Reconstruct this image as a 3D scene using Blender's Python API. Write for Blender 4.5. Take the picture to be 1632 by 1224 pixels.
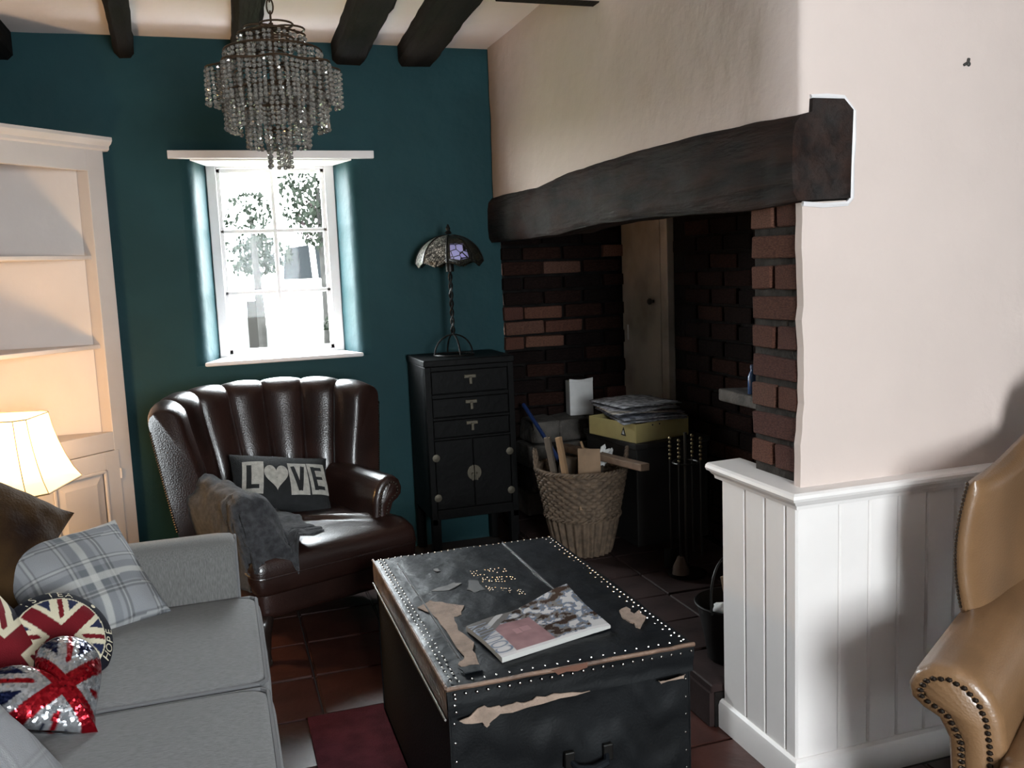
import bpy, bmesh, math, random
import numpy as np
from mathutils import Vector, Matrix, Euler

random.seed(7)
SC = bpy.context.scene
COL = SC.collection
for o in list(bpy.data.objects):
    bpy.data.objects.remove(o, do_unlink=True)

# ------------------------------------------------------------------ camera
CAM_H = 1.38
RW = ((0.94925059, -0.07694603, 0.30496332),      # rows: world X, Y, Z in (right, down, forward)
      (-0.31201203, -0.10815543, 0.94390195),
      (-0.03964607, -0.99115171, -0.12667469))
cd = bpy.data.cameras.new('camera')
cd.sensor_width = 36.0
cd.lens = 1440.0 / 1632.0 * 36.0
cd.clip_start = 0.02
cam = bpy.data.objects.new('camera', cd)
COL.objects.link(cam)
mw = Matrix(((RW[0][0], -RW[0][1], -RW[0][2], 0.0),
             (RW[1][0], -RW[1][1], -RW[1][2], 0.0),
             (RW[2][0], -RW[2][1], -RW[2][2], CAM_H),
             (0, 0, 0, 1)))
cam.matrix_world = mw
SC.camera = cam

# ------------------------------------------------------------------ daylight, exposure
SC.view_settings.view_transform = 'Standard'
SC.view_settings.look = 'None'
SC.view_settings.exposure = 1.0
SC.view_settings.gamma = 1.0
SC.view_settings.use_curve_mapping = False
wd = bpy.data.worlds.new('overcast_sky')
SC.world = wd
wd.use_nodes = True
bg = wd.node_tree.nodes['Background']
bg.inputs['Color'].default_value = (0.93, 0.965, 1.0, 1)
bg.inputs['Strength'].default_value = 36.0


def portal(name, loc, rot, sx, sy):
    l = bpy.data.lights.new(name, 'AREA')
    l.shape = 'RECTANGLE'; l.size = sx; l.size_y = sy
    l.cycles.is_portal = True
    o = bpy.data.objects.new(name, l); COL.objects.link(o)
    o.location = loc; o.rotation_euler = rot
    return o


# room dimensions
YB = 4.437      # teal wall
XF = 1.369      # fireplace wall plane
ZC = 2.46       # ceiling
YP = 1.90       # near face of the fireplace block
XL, XR, YR = -1.12, 2.9, -1.5
portal('window_daylight', (0.30, YB + 0.30, 1.48), (math.radians(-90), 0, 0), 0.62, 1.0)
portal('rear_window_daylight', (0.575, YR - 0.12, 1.46), (math.radians(90), 0, 0), 0.86, 1.12)

# ------------------------------------------------------------------ helpers
def link(o, parent=None):
    COL.objects.link(o)
    if parent is not None:
        o.parent = parent
    return o


def tag(o, label=None, cat=None, group=None, kind=None):
    if label: o['label'] = label
    if cat: o['category'] = cat
    if group: o['group'] = group
    if kind: o['kind'] = kind
    return o


def thing(name, label, cat, loc=(0, 0, 0), rz=0.0, group=None):
    o = bpy.data.objects.new(name, None)
    o.empty_display_size = 0.05
    COL.objects.link(o)
    o.location = loc; o.rotation_euler = (0, 0, rz)
    return tag(o, label, cat, group)


class MB:
    def __init__(s):
        s.v = []; s.f = []; s.c = []

    def add(s, vs, fs):
        b = len(s.v)
        s.v += [tuple(p) for p in vs]
        s.f += [tuple(i + b for i in f) for f in fs]
        return s

    def box(s, c, d, rot=None, jit=0.0):
        x, y, z = d[0] / 2, d[1] / 2, d[2] / 2
        P = [Vector(p) for p in ((-x, -y, -z), (x, -y, -z), (x, y, -z), (-x, y, -z), (-x, -y, z), (x, -y, z), (x, y, z), (-x, y, z))]
        if jit:
            P = [p + Vector((random.uniform(-jit, jit) for _ in range(3))) for p in P]
        if rot is not None:
            m = rot if isinstance(rot, Matrix) else Euler(rot).to_matrix()
            P = [m @ p for p in P]
        c = Vector(c)
        return s.add([p + c for p in P], [(0, 3, 2, 1), (4, 5, 6, 7), (0, 1, 5, 4), (1, 2, 6, 5), (2, 3, 7, 6), (3, 0, 4, 7)])

    def bb(s, x0, x1, y0, y1, z0, z1):
        return s.box(((x0 + x1) / 2, (y0 + y1) / 2, (z0 + z1) / 2), (abs(x1 - x0), abs(y1 - y0), abs(z1 - z0)))

    def loft(s, rings, closed=True, caps=True):
        n = len(rings[0]); b = len(s.v)
        for r in rings:
            s.v += [tuple(p) for p in r]
        m = n if closed else n - 1
        for i in range(len(rings) - 1):
            for j in range(m):
                k = (j + 1) % n
                s.f.append((b + i * n + j, b + i * n + k, b + (i + 1) * n + k, b + (i + 1) * n + j))
        if caps and closed:
            s.f.append(tuple(b + j for j in range(n - 1, -1, -1)))
            e = b + (len(rings) - 1) * n
            s.f.append(tuple(e + j for j in range(n)))
        return s

    def tube(s, path, r, n=8, closed=False, caps=True):
        P = [Vector(p) for p in path]
        N = len(P)
        R = r if isinstance(r, (list, tuple)) else [r] * N
        rings = []
        prev = None
        for i in range(N):
            if closed:
                t = P[(i + 1) % N] - P[i - 1]
            else:
                t = P[min(i + 1, N - 1)] - P[max(i - 1, 0)]
            if t.length < 1e-9: t = Vector((0, 0, 1))
            t.normalize()
            if prev is None:
                a = Vector((0, 0, 1)) if abs(t.z) < 0.9 else Vector((1, 0, 0))
                u = t.cross(a).normalized()
            else:
                u = (prev - t * prev.dot(t))
                u = u.normalized() if u.length > 1e-6 else t.orthogonal().normalized()
            prev = u
            w = t.cross(u)
            rings.append([P[i] + (u * math.cos(2 * math.pi * k / n) + w * math.sin(2 * math.pi * k / n)) * R[i] for k in range(n)])
        if closed:
            rings.append(rings[0])
            return s.loft(rings, True, False)
        return s.loft(rings, True, caps)

    def lathe(s, prof, n=24, c=(0, 0, 0), caps=True):
        rings = [[(c[0] + r * math.cos(2 * math.pi * k / n), c[1] + r * math.sin(2 * math.pi * k / n), c[2] + z) for k in range(n)] for r, z in prof]
        return s.loft(rings, True, caps)

    def grid(s, fn, nu, nv):
        b = len(s.v)
        for i in range(nu + 1):
            for j in range(nv + 1):
                s.v.append(tuple(fn(i / nu, j / nv)))
        for i in range(nu):
            for j in range(nv):
                a = b + i * (nv + 1) + j
                s.f.append((a, a + nv + 1, a + nv + 2, a + 1))
        return s

    def prism(s, poly, d0, d1, axis='z'):
        def p3(a, b_, d):
            return {'z': (a, b_, d), 'y': (a, d, b_), 'x': (d, a, b_)}[axis]
        n = len(poly)
        return s.loft([[p3(a, b_, d0) for a, b_ in poly], [p3(a, b_, d1) for a, b_ in poly]])

    def sphere(s, c, r, nu=10, nv=6, sc=(1, 1, 1)):
        prof = []
        rings = []
        for i in range(nv + 1):
            a = -math.pi / 2 + math.pi * i / nv
            rr = max(math.cos(a), 0.02) * r; z = math.sin(a) * r
            rings.append([(c[0] + rr * math.cos(2 * math.pi * k / nu) * sc[0], c[1] + rr * math.sin(2 * math.pi * k / nu) * sc[1], c[2] + z * sc[2]) for k in range(nu)])
        return s.loft(rings)

    def stud(s, c, nrm, r):
        nrm = Vector(nrm).normalized(); u = nrm.orthogonal().normalized(); w = nrm.cross(u); c = Vector(c)
        rings = []
        for rr, h in ((1, 0), (0.75, 0.5), (0.15, 0.75)):
            rings.append([c + (u * math.cos(math.pi * k / 3) + w * math.sin(math.pi * k / 3)) * r * rr + nrm * r * h for k in range(6)])
        return s.loft(rings, True, True)

    def build(s, name, mat, parent=None, smooth=False, bevel=0.0, seg=2, loc=None, rot=None, angle=40, col=None, weld=False, fix=True, sub=0):
        me = bpy.data.meshes.new(name)
        me.from_pydata(s.v, [], s.f)
        if col is not None:
            a = me.color_attributes.new('print', 'FLOAT_COLOR', 'POINT')
            arr = np.ones((len(s.v), 4), dtype=np.float32)
            arr[:, :3] = np.asarray(col, dtype=np.float32)
            a.data.foreach_set('color', arr.ravel())
        if weld or fix:
            bm = bmesh.new(); bm.from_mesh(me)
            if weld: bmesh.ops.remove_doubles(bm, verts=bm.verts, dist=1e-5)
            if fix: bmesh.ops.recalc_face_normals(bm, faces=bm.faces)
            bm.to_mesh(me); bm.free()
        if mat is not None:
            me.materials.append(mat)
        if smooth:
            me.shade_smooth()
            if angle < 180: me.set_sharp_from_angle(angle=math.radians(angle))
        o = bpy.data.objects.new(name, me)
        link(o, parent)
        if loc is not None: o.location = loc
        if rot is not None: o.rotation_euler = rot
        if bevel > 0:
            m = o.modifiers.new('bevel', 'BEVEL'); m.width = bevel; m.segments = seg
            m.limit_method = 'ANGLE'; m.angle_limit = math.radians(30)
        if sub:
            m = o.modifiers.new('subdivide', 'SUBSURF'); m.levels = sub; m.render_levels = sub
        return o


def copy_tree(o, parent=None):
    c = o.copy(); COL.objects.link(c)
    if parent is not None: c.parent = parent
    for ch in list(o.children):
        copy_tree(ch, c)
    return c


def fbm(x, y, z=0.0, s=1.0):
    from mathutils import noise
    return noise.fractal(Vector((x * s, y * s, z * s)), 1.0, 2.0, 3)


# ------------------------------------------------------------------ materials
def srgb(*c):
    return tuple(((v / 255) / 12.92 if v / 255 <= 0.04045 else ((v / 255 + 0.055) / 1.055) ** 2.4) for v in c)


def nodes_of(name):
    m = bpy.data.materials.new(name); m.use_nodes = True
    nt = m.node_tree
    return m, nt, nt.nodes['Principled BSDF'], nt.nodes.new, nt.links.new


def M(name, col, rough=0.6, metal=0.0, var=0.0, vscale=6.0, bump=0.0, bscale=60.0, stretch=(1, 1, 1), col2=None, spec=0.5, coat=0.0, sheen=0.0, bkind='noise', detail=4.0, lo=0.35, hi=0.65):
    m, nt, b, N, L = nodes_of(name)
    tc = N('ShaderNodeTexCoord'); mp = N('ShaderNodeMapping')
    mp.inputs['Scale'].default_value = stretch
    L(tc.outputs['Object'], mp.inputs['Vector'])
    b.inputs['Base Color'].default_value = (*col, 1)
    b.inputs['Roughness'].default_value = rough
    b.inputs['Metallic'].default_value = metal
    b.inputs['Specular IOR Level'].default_value = spec
    if coat: b.inputs['Coat Weight'].default_value = coat; b.inputs['Coat Roughness'].default_value = 0.15
    if sheen: b.inputs['Sheen Weight'].default_value = sheen
    if var or col2:
        nz = N('ShaderNodeTexNoise'); nz.inputs['Scale'].default_value = vscale; nz.inputs['Detail'].default_value = detail
        L(mp.outputs['Vector'], nz.inputs['Vector'])
        r = N('ShaderNodeValToRGB')
        r.color_ramp.elements[0].position = lo; r.color_ramp.elements[1].position = hi
        c2 = col2 if col2 else tuple(min(1, v * (1 + var)) for v in col)
        c1 = col if col2 else tuple(v * (1 - var) for v in col)
        r.color_ramp.elements[0].color = (*c1, 1); r.color_ramp.elements[1].color = (*c2, 1)
        L(nz.outputs['Fac'], r.inputs['Fac']); L(r.outputs['Color'], b.inputs['Base Color'])
    if bump:
        if bkind == 'voronoi':
            t = N('ShaderNodeTexVoronoi'); out = 'Distance'
        elif bkind == 'weave':
            t = N('ShaderNodeTexWave'); out = 'Fac'; t.inputs['Distortion'].default_value = 2.0; t.inputs['Detail'].default_value = 2.0
        else:
            t = N('ShaderNodeTexNoise'); out = 'Fac'; t.inputs['Detail'].default_value = 5.0
        t.inputs['Scale'].default_value = bscale
        L(mp.outputs['Vector'], t.inputs['Vector'])
        bp = N('ShaderNodeBump'); bp.inputs['Strength'].default_value = bump; bp.inputs['Distance'].default_value = 0.02
        L(t.outputs[out], bp.inputs['Height']); L(bp.outputs['Normal'], b.inputs['Normal'])
    return m


def M_print(name, rough=0.8, sequin=False, bump=0.0, bscale=200.0, gloss=0.5):
    m, nt, b, N, L = nodes_of(name)
    a = N('ShaderNodeAttribute'); a.attribute_name = 'print'
    L(a.outputs['Color'], b.inputs['Base Color'])
    b.inputs['Roughness'].default_value = rough
    b.inputs['Specular IOR Level'].default_value = gloss
    tc = N('ShaderNodeTexCoord')
    if sequin:
        v = N('ShaderNodeTexVoronoi'); v.inputs['Scale'].default_value = 170.0
        L(tc.outputs['Object'], v.inputs['Vector'])
        s = N('ShaderNodeVectorMath'); s.operation = 'SUBTRACT'; s.inputs[1].default_value = (0.5, 0.5, 0.5)
        L(v.outputs['Color'], s.inputs[0])
        k = N('ShaderNodeVectorMath'); k.operation = 'SCALE'; k.inputs['Scale'].default_value = 0.55
        L(s.outputs[0], k.inputs[0])
        g = N('ShaderNodeNewGeometry')
        ad = N('ShaderNodeVectorMath'); ad.operation = 'ADD'
        L(g.outputs['Normal'], ad.inputs[0]); L(k.outputs[0], ad.inputs[1])
        nm = N('ShaderNodeVectorMath'); nm.operation = 'NORMALIZE'
        L(ad.outputs[0], nm.inputs[0]); L(nm.outputs[0], b.inputs['Normal'])
        b.inputs['Metallic'].default_value = 0.75; b.inputs['Roughness'].default_value = 0.22
    elif bump:
        t = N('ShaderNodeTexNoise'); t.inputs['Scale'].default_value = bscale
        L(tc.outputs['Object'], t.inputs['Vector'])
        bp = N('ShaderNodeBump'); bp.inputs['Strength'].default_value = bump; bp.inputs['Distance'].default_value = 0.01
        L(t.outputs['Fac'], bp.inputs['Height']); L(bp.outputs['Normal'], b.inputs['Normal'])
    return m


def M_glass(name, tint=(0.95, 0.97, 0.97)):
    m, nt, b, N, L = nodes_of(name)
    out = nt.nodes['Material Output']
    t = N('ShaderNodeBsdfTransparent'); t.inputs['Color'].default_value = (*tint, 1)
    g = N('ShaderNodeBsdfGlossy'); g.inputs['Roughness'].default_value = 0.03
    x = N('ShaderNodeMixShader'); x.inputs['Fac'].default_value = 0.004
    L(t.outputs[0], x.inputs[1]); L(g.outputs[0], x.inputs[2]); L(x.outputs[0], out.inputs['Surface'])
    return m


K = {}
K['teal'] = M('teal_paint', (0.0105, 0.043, 0.050), 0.6, var=0.10, vscale=3, bump=0.25, bscale=14, spec=0.15)
K['cream'] = M('cream_plaster', (0.60, 0.50, 0.455), 0.85, var=0.03, vscale=2, bump=0.35, bscale=9, spec=0.2)
K['ceil'] = M('ceiling_plaster', (0.82, 0.73, 0.69), 0.9, var=0.03, vscale=2, bump=0.2, bscale=8, spec=0.2)
K['white'] = M('white_paint', (0.72, 0.69, 0.69), 0.45, var=0.03, vscale=5, bump=0.05, bscale=30)
K['panel'] = M('grey_white_panel_paint', (0.82, 0.775, 0.75), 0.42, var=0.03, vscale=4, bump=0.05, bscale=25)
K['cab'] = M('cupboard_paint', (0.60, 0.545, 0.52), 0.5, var=0.03, vscale=5, bump=0.05, bscale=30)
K['timber'] = M('black_stained_timber', (0.007, 0.006, 0.0055), 0.85, spec=0.12, col2=(0.020, 0.015, 0.012), vscale=9, stretch=(1, 0.12, 1), bump=0.5, bscale=30)
def M_oak(name):
    m, nt, b, N, L = nodes_of(name)
    tc = N('ShaderNodeTexCoord'); mp = N('ShaderNodeMapping'); mp.inputs['Scale'].default_value = (1, 0.16, 1)
    L(tc.outputs['Object'], mp.inputs['Vector'])
    g = N('ShaderNodeTexNoise'); g.inputs['Scale'].default_value = 26; g.inputs['Detail'].default_value = 6; L(mp.outputs[0], g.inputs['Vector'])
    r = N('ShaderNodeValToRGB'); r.color_ramp.elements[0].position = .32; r.color_ramp.elements[1].position = .70
    r.color_ramp.elements[0].color = (0.006, 0.0035, 0.003, 1); r.color_ramp.elements[1].color = (0.032, 0.0145, 0.0098, 1); L(g.outputs['Fac'], r.inputs['Fac'])
    w = N('ShaderNodeTexNoise'); w.inputs['Scale'].default_value = 2.6; w.inputs['Detail'].default_value = 5; L(tc.outputs['Object'], w.inputs['Vector'])
    wr = N('ShaderNodeValToRGB'); wr.color_ramp.elements[0].position = .52; wr.color_ramp.elements[1].position = .70; L(w.outputs['Fac'], wr.inputs['Fac'])
    mx = N('ShaderNodeMix'); mx.data_type = 'RGBA'; mx.inputs['B'].default_value = (0.036, 0.033, 0.0315, 1)
    L(wr.outputs['Color'], mx.inputs['Factor']); L(r.outputs['Color'], mx.inputs['A']); L(mx.outputs['Result'], b.inputs['Base Color'])
    b.inputs['Roughness'].default_value = .8; b.inputs['Specular IOR Level'].default_value = .15
    bp = N('ShaderNodeBump'); bp.inputs['Strength'].default_value = .9; bp.inputs['Distance'].default_value = .03
    L(g.outputs['Fac'], bp.inputs['Height']); L(bp.outputs['Normal'], b.inputs['Normal'])
    return m


K['lintel'] = M_oak('old_oak')
K['tile'] = [M('quarry_tile_%d' % i, c, 0.42, var=0.25, vscale=9, bump=0.12, bscale=20) for i, c in enumerate(((0.046, 0.015, 0.011), (0.038, 0.013, 0.011), (0.054, 0.017, 0.012), (0.035, 0.014, 0.012)))]
K['grout'] = M('dark_grout', (0.030, 0.022, 0.020), 0.9)
K['brick'] = [M('brick_%d' % i, c, 0.9, var=0.3, vscale=18, bump=0.6, bscale=45, spec=0.12) for i, c in enumerate(((0.115, 0.050, 0.034), (0.095, 0.041, 0.029), (0.135, 0.063, 0.043), (0.085, 0.037, 0.029), (0.110, 0.054, 0.039)))]
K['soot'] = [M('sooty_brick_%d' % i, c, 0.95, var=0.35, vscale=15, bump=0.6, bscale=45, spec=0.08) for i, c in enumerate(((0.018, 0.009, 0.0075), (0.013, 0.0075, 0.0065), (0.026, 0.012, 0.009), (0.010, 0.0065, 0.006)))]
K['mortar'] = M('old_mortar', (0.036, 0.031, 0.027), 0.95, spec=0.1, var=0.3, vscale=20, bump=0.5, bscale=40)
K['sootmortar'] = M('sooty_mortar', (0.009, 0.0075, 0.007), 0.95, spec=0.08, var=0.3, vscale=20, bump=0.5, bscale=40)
K['glass'] = M_glass('window_glass')
# ================================================================== STRUCTURE
def structure(o):
    return tag(o, kind='structure')


# ---- floor: quarry tiles on a dark bed
fl = structure(MB().bb(XL, XR, YR, YB + 0.2, -0.12, -0.012).build('floor', K['grout']))
tile_me = []
for i in range(4):
    mb = MB().box((0, 0, -0.02), (0.296, 0.296, 0.04))
    o = mb.build('floor_tile', K['tile'][i], None, bevel=0.0)
    bm = bmesh.new(); bm.from_mesh(o.data)
    bmesh.ops.bevel(bm, geom=[e for e in bm.edges if all(v.co.z > -0.01 for v in e.verts)], offset=0.006, segments=2, affect='EDGES')
    bm.to_mesh(o.data); bm.free()
    tile_me.append(o.data)
    bpy.data.objects.remove(o)
rt = random.Random(3)
for i in range(13):
    for j in range(19):
        x = -1.13 + 0.302 * i; y = -1.30 + 0.302 * j
        if y > YB - 0.1 or x > XR - 0.1: continue
        if x > 1.30 and y > 1.75: continue
        t = bpy.data.objects.new('floor_tile', rt.choice(tile_me)); link(t, fl)
        t.location = (x, y, rt.uniform(-0.003, 0.0)); t.rotation_euler = (rt.uniform(-.006, .006), rt.uniform(-.006, .006), rt.choice((0, math.pi / 2)))
# ---- ceiling
ce = MB().grid(lambda u, v: (XL + (XR - XL) * u, YR + (YB + 0.05 - YR) * v, ZC + 0.006 * fbm(u * 6, v * 9)), 24, 36)
structure(ce.build('ceiling', K['ceil'], smooth=True))
structure(MB().bb(XL - 0.1, XR + 0.1, YR - 0.1, YB + 0.3, ZC + 0.05, ZC + 0.15).build('ceiling_slab', K['ceil']))

# ---- back wall with a splayed, round-edged window recess
WZ0, WZ1 = 0.985, 1.945
mb = MB()
lp = [(-0.105, YB), (-0.075, YB + 0.006), (-0.055, YB + 0.022), (-0.042, YB + 0.05), (0.012, YB + 0.24)]
rp = [(0.715, YB), (0.685, YB + 0.006), (0.662, YB + 0.022), (0.648, YB + 0.05), (0.602, YB + 0.24)]


def wallpatch(x0, x1, z0, z1, n=10, m=8):
    mb.grid(lambda u, v: (x0 + (x1 - x0) * u, YB, z0 + (z1 - z0) * v), n, m)


wallpatch(XL, lp[0][0], -0.05, ZC + 0.02)
wallpatch(rp[0][0], 1.402, -0.05, ZC + 0.02)
wallpatch(lp[0][0], rp[0][0], -0.05, WZ0)
wallpatch(lp[0][0], rp[0][0], WZ1, ZC + 0.02)
for prof in (lp, rp):
    mb.grid(lambda u, v: (prof[min(int(u * 4 + 1e-6), 4)][0], prof[min(int(u * 4 + 1e-6), 4)][1], WZ0 + (WZ1 - WZ0) * v), 4, 12)
mb.add([(lp[0][0], YB, WZ1), (rp[0][0], YB, WZ1), (rp[4][0], rp[4][1], WZ1 + 0.01), (lp[4][0], lp[4][1], WZ1 + 0.01)], [(0, 1, 2, 3)])
mb.add([(lp[0][0], YB, WZ0), (rp[0][0], YB, WZ0), (rp[4][0], rp[4][1], WZ0), (lp[4][0], lp[4][1], WZ0)], [(0, 1, 2, 3)])
wb = structure(mb.build('wall_back', K['teal'], smooth=True, fix=False))

# ---- left wall, rear wall with a wide window, right wall
structure(MB().bb(XL - 0.1, XL, YR - 0.1, YB + 0.1, 0, ZC + 0.05).build('wall_left', K['teal']))
structure(MB().bb(XR, XR + 0.1, YR - 0.1, YP + 0.3, 0, ZC + 0.05).build('wall_right', K['teal']))
mb = MB()
for a in ((XL, 0.145, -0.05, ZC + 0.05), (1.005, XR, -0.05, ZC + 0.05), (0.145, 1.005, -0.05, 0.90), (0.145, 1.005, 2.02, ZC + 0.05)):
    mb.bb(a[0], a[1], YR - 0.1, YR, a[2], a[3])
structure(mb.build('wall_rear', K['teal']))
ra, rb2, rc0, rc1 = 0.145, 1.005, 0.90, 2.02
w2 = structure(MB().bb(ra, rb2, YR - 0.09, YR - 0.04, rc0, rc0 + .04).bb(ra, rb2, YR - 0.09, YR - 0.04, rc1 - .04, rc1)
               .bb(ra, ra + .04, YR - 0.09, YR - 0.04, rc0 + .04, rc1 - .04).bb(rb2 - .04, rb2, YR - 0.09, YR - 0.04, rc0 + .04, rc1 - .04).build('window_2', K['white']))
MB().bb(0.565, 0.585, YR - 0.085, YR - 0.045, rc0 + .04, rc1 - .04).build('glazing_bar', K['white'], w2)
for k in range(2):
    MB().bb(0.185 + 0.40 * k, 0.565 + 0.40 * k, YR - 0.068, YR - 0.064, rc0 + .04, rc1 - .04).build('pane', K['glass'], w2)

# ---- window in the back wall
win = bpy.data.objects.new('window_1', None); COL.objects.link(win); structure(win)
Y0 = YB + 0.205; Y1 = YB + 0.255
mb = MB()
mb.bb(0.005, 0.050, Y0, Y1, WZ0, WZ1 + 0.02)
mb.bb(0.562, 0.61, Y0, Y1, WZ0, WZ1 + 0.02)
mb.bb(0.050, 0.562, Y0, Y1, WZ1 - 0.035, WZ1 + 0.02)
mb.bb(0.050, 0.562, Y0, Y1, WZ0, WZ0 + 0.03)
mb.build('window_frame', K['white'], win, bevel=0.004)
GX0, GX1, GZ0, GZ1 = 0.050, 0.562, WZ0 + 0.03, WZ1 - 0.035
mb = MB()
mb.bb(GX0, GX0 + .018, Y0 + .012, Y1 - .01, GZ0, GZ1).bb(GX1 - .018, GX1, Y0 + .012, Y1 - .01, GZ0, GZ1)
mb.bb(GX0, GX1, Y0 + .012, Y1 - .01, GZ0, GZ0 + .022).bb(GX0, GX1, Y0 + .012, Y1 - .01, GZ1 - .018, GZ1)
mb.build('sash', K['white'], win, bevel=0.002)
MB().bb(0.300, 0.318, Y0 + .01, Y1 - .008, GZ0, GZ1).build('glazing_bar', K['white'], win, bevel=0.003)
gz = [GZ0, GZ0 + (GZ1 - GZ0) / 3, GZ0 + 2 * (GZ1 - GZ0) / 3, GZ1]
for k in (1, 2):
    MB().bb(GX0, GX1, Y0 + .012, Y1 - .010, gz[k] - .009, gz[k] + .009).build('glazing_bar', K['white'], win, bevel=0.003)
for i in range(2):
    for k in range(3):
        xa = GX0 if i == 0 else 0.312; xb = 0.306 if i == 0 else GX1
        MB().bb(xa, xb, Y0 + .028, Y0 + .031, gz[k] + .003, gz[k + 1] - .003).build('pane', K['glass'], win)
# sill board with a rounded nose and the lintel board above
sp = [(-0.068, 0.0), (0.672, 0.0), (0.655, 0.035), (0.60, 0.245), (0.012, 0.245), (-0.05, 0.035)]
o = MB().loft([[(x, YB - 0.028 + y, WZ0 - 0.002) for x, y in sp], [(x, YB - 0.028 + y, WZ0 + 0.018) for x, y in sp]]).build('window_sill', K['white'], win, bevel=0.006)
MB().bb(-0.153, 0.776, YB - 0.030, YB - 0.001, 1.930, 1.966).build('lintel_board', K['white'], win, bevel=0.003)
MB().loft([[(-0.06, YB - 0.012, z), (0.67, YB - 0.012, z), (0.606, YB + 0.21, z), (0.008, YB + 0.21, z)] for z in (1.922, 1.932)]).build('soffit_board', K['white'], win, bevel=0.002)

# ---- plaster over the fireplace and the near face of the fireplace block
def wob(z, s=1.0):
    return 0.0035 * fbm(z * 9, 3.3) + 0.003 * math.sin(z * 31)


rings = []
NZ = 20
mb = MB()
zs = [1.60 + (ZC + 0.02 - 1.60) * i / NZ for i in range(NZ + 1)]
for z in zs:
    e = 0.004 * fbm(z * 4, 7.7)
    lean = 0.012 * (z - 1.6)
    prof = [(XR, YP), (XF + 0.07, YP), (XF + 0.03, YP), (XF + 0.009 + e, YP + 0.004), (XF + e, YP + 0.016)]
    prof += [(XF + e * 0.5 + 0.006 * fbm(t * 5, z * 3), YP + 0.016 + (4.40 - YP) * t) for t in [k / 14 for k in range(1, 15)]]
    prof += [(XF + 0.006, 4.425), (XF + 0.03, 4.48), (XR, 4.48)]
    rings.append([(x, y, z) for x, y in prof])
mb.loft(rings, True, True)
wcb = structure(mb.build('wall_fireplace', K['cream'], smooth=True, angle=50))
# lower plaster skin: near face, ragged left edge, notch for the beam end
rr = random.Random(11)
edge = []
z = 0.0
while z < 1.508:
    edge.append((1.374 + rr.uniform(-0.004, 0.005) + 0.003 * math.sin(z * 13), z)); z += 0.035
poly = [(XR, 0.0)] + edge + [(1.372, 1.511), (1.52, 1.515), (1.52, 1.60), (XR, 1.60)]
wn = structure(MB().prism(poly, YP, YP + 0.026, 'y').build('wall_near', K['cream']))
mb = MB().tube([(1.372, YP - .002, 1.508), (1.43, YP - .003, 1.503), (1.50, YP - .003, 1.506), (1.513, YP - .004, 1.520), (1.514, YP - .003, 1.60), (1.518, YP - .004, 1.66), (1.518, YP - .003, 1.728), (1.487, YP - .004, 1.760), (1.44, YP - .003, 1.7625), (1.394, YP - .002, 1.760)], 0.0065, 6)
mb.build('plaster_lip', K['white'], wn, smooth=True)

# ---- brick pier
pier = structure(MB().bb(1.393, 1.9, YP + 0.024, 2.135, 0.0, 1.60).build('wall_pier', K['mortar']))


def brick_mesh(mats, seed):
    r = random.Random(seed)
    out = []
    for i, m in enumerate(mats):
        P = []
        for p in ((-.5, -.5, -.5), (.5, -.5, -.5), (.5, .5, -.5), (-.5, .5, -.5), (-.5, -.5, .5), (.5, -.5, .5), (.5, .5, .5), (-.5, .5, .5)):
            P.append(tuple(c + r.uniform(-.02, .02) * (1 if k == 0 else (2.2 if k == 2 else 1)) for k, c in enumerate(p)))
        me = bpy.data.meshes.new('brick')
        bm = bmesh.new()
        vs = [bm.verts.new(p) for p in P]
        for f in ((0, 3, 2, 1), (4, 5, 6, 7), (0, 1, 5, 4), (1, 2, 6, 5), (2, 3, 7, 6), (3, 0, 4, 7)):
            bm.faces.new([vs[k] for k in f])
        bmesh.ops.bevel(bm, geom=list(bm.edges), offset=0.045, segments=1, affect='EDGES')
        bm.to_mesh(me); bm.free()
        me.materials.append(m)
        out.append(me)
    return out


BR = brick_mesh(K['brick'] * 2, 1)
SB = brick_mesh(K['soot'] * 2, 2)
rb = random.Random(5)


def brick(parent, meshes, c, d):
    o = bpy.data.objects.new('brick', rb.choice(meshes)); link(o, parent)
    o.location = c; o.scale = d
    o.rotation_euler = (rb.uniform(-.02, .02), rb.uniform(-.015, .015), rb.uniform(-.02, .02))
    return o


row = 0
z = 0.83
while z < 1.50:
    h = 0.060 + rb.uniform(-.003, .003)
    if row % 2 == 1:
        brick(pier, BR, (1.43, 2.030, z + h / 2), (0.10, 0.205, h))
    else:
        s = rb.uniform(-.012, .012)
        brick(pier, BR, (1.43, 1.976 + s / 2, z + h / 2), (0.10, 0.094 + s, h))
        brick(pier, BR, (1.43, 2.086 + s / 2, z + h / 2), (0.10, 0.098 - s, h))
    z += 0.0785; row += 1
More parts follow.
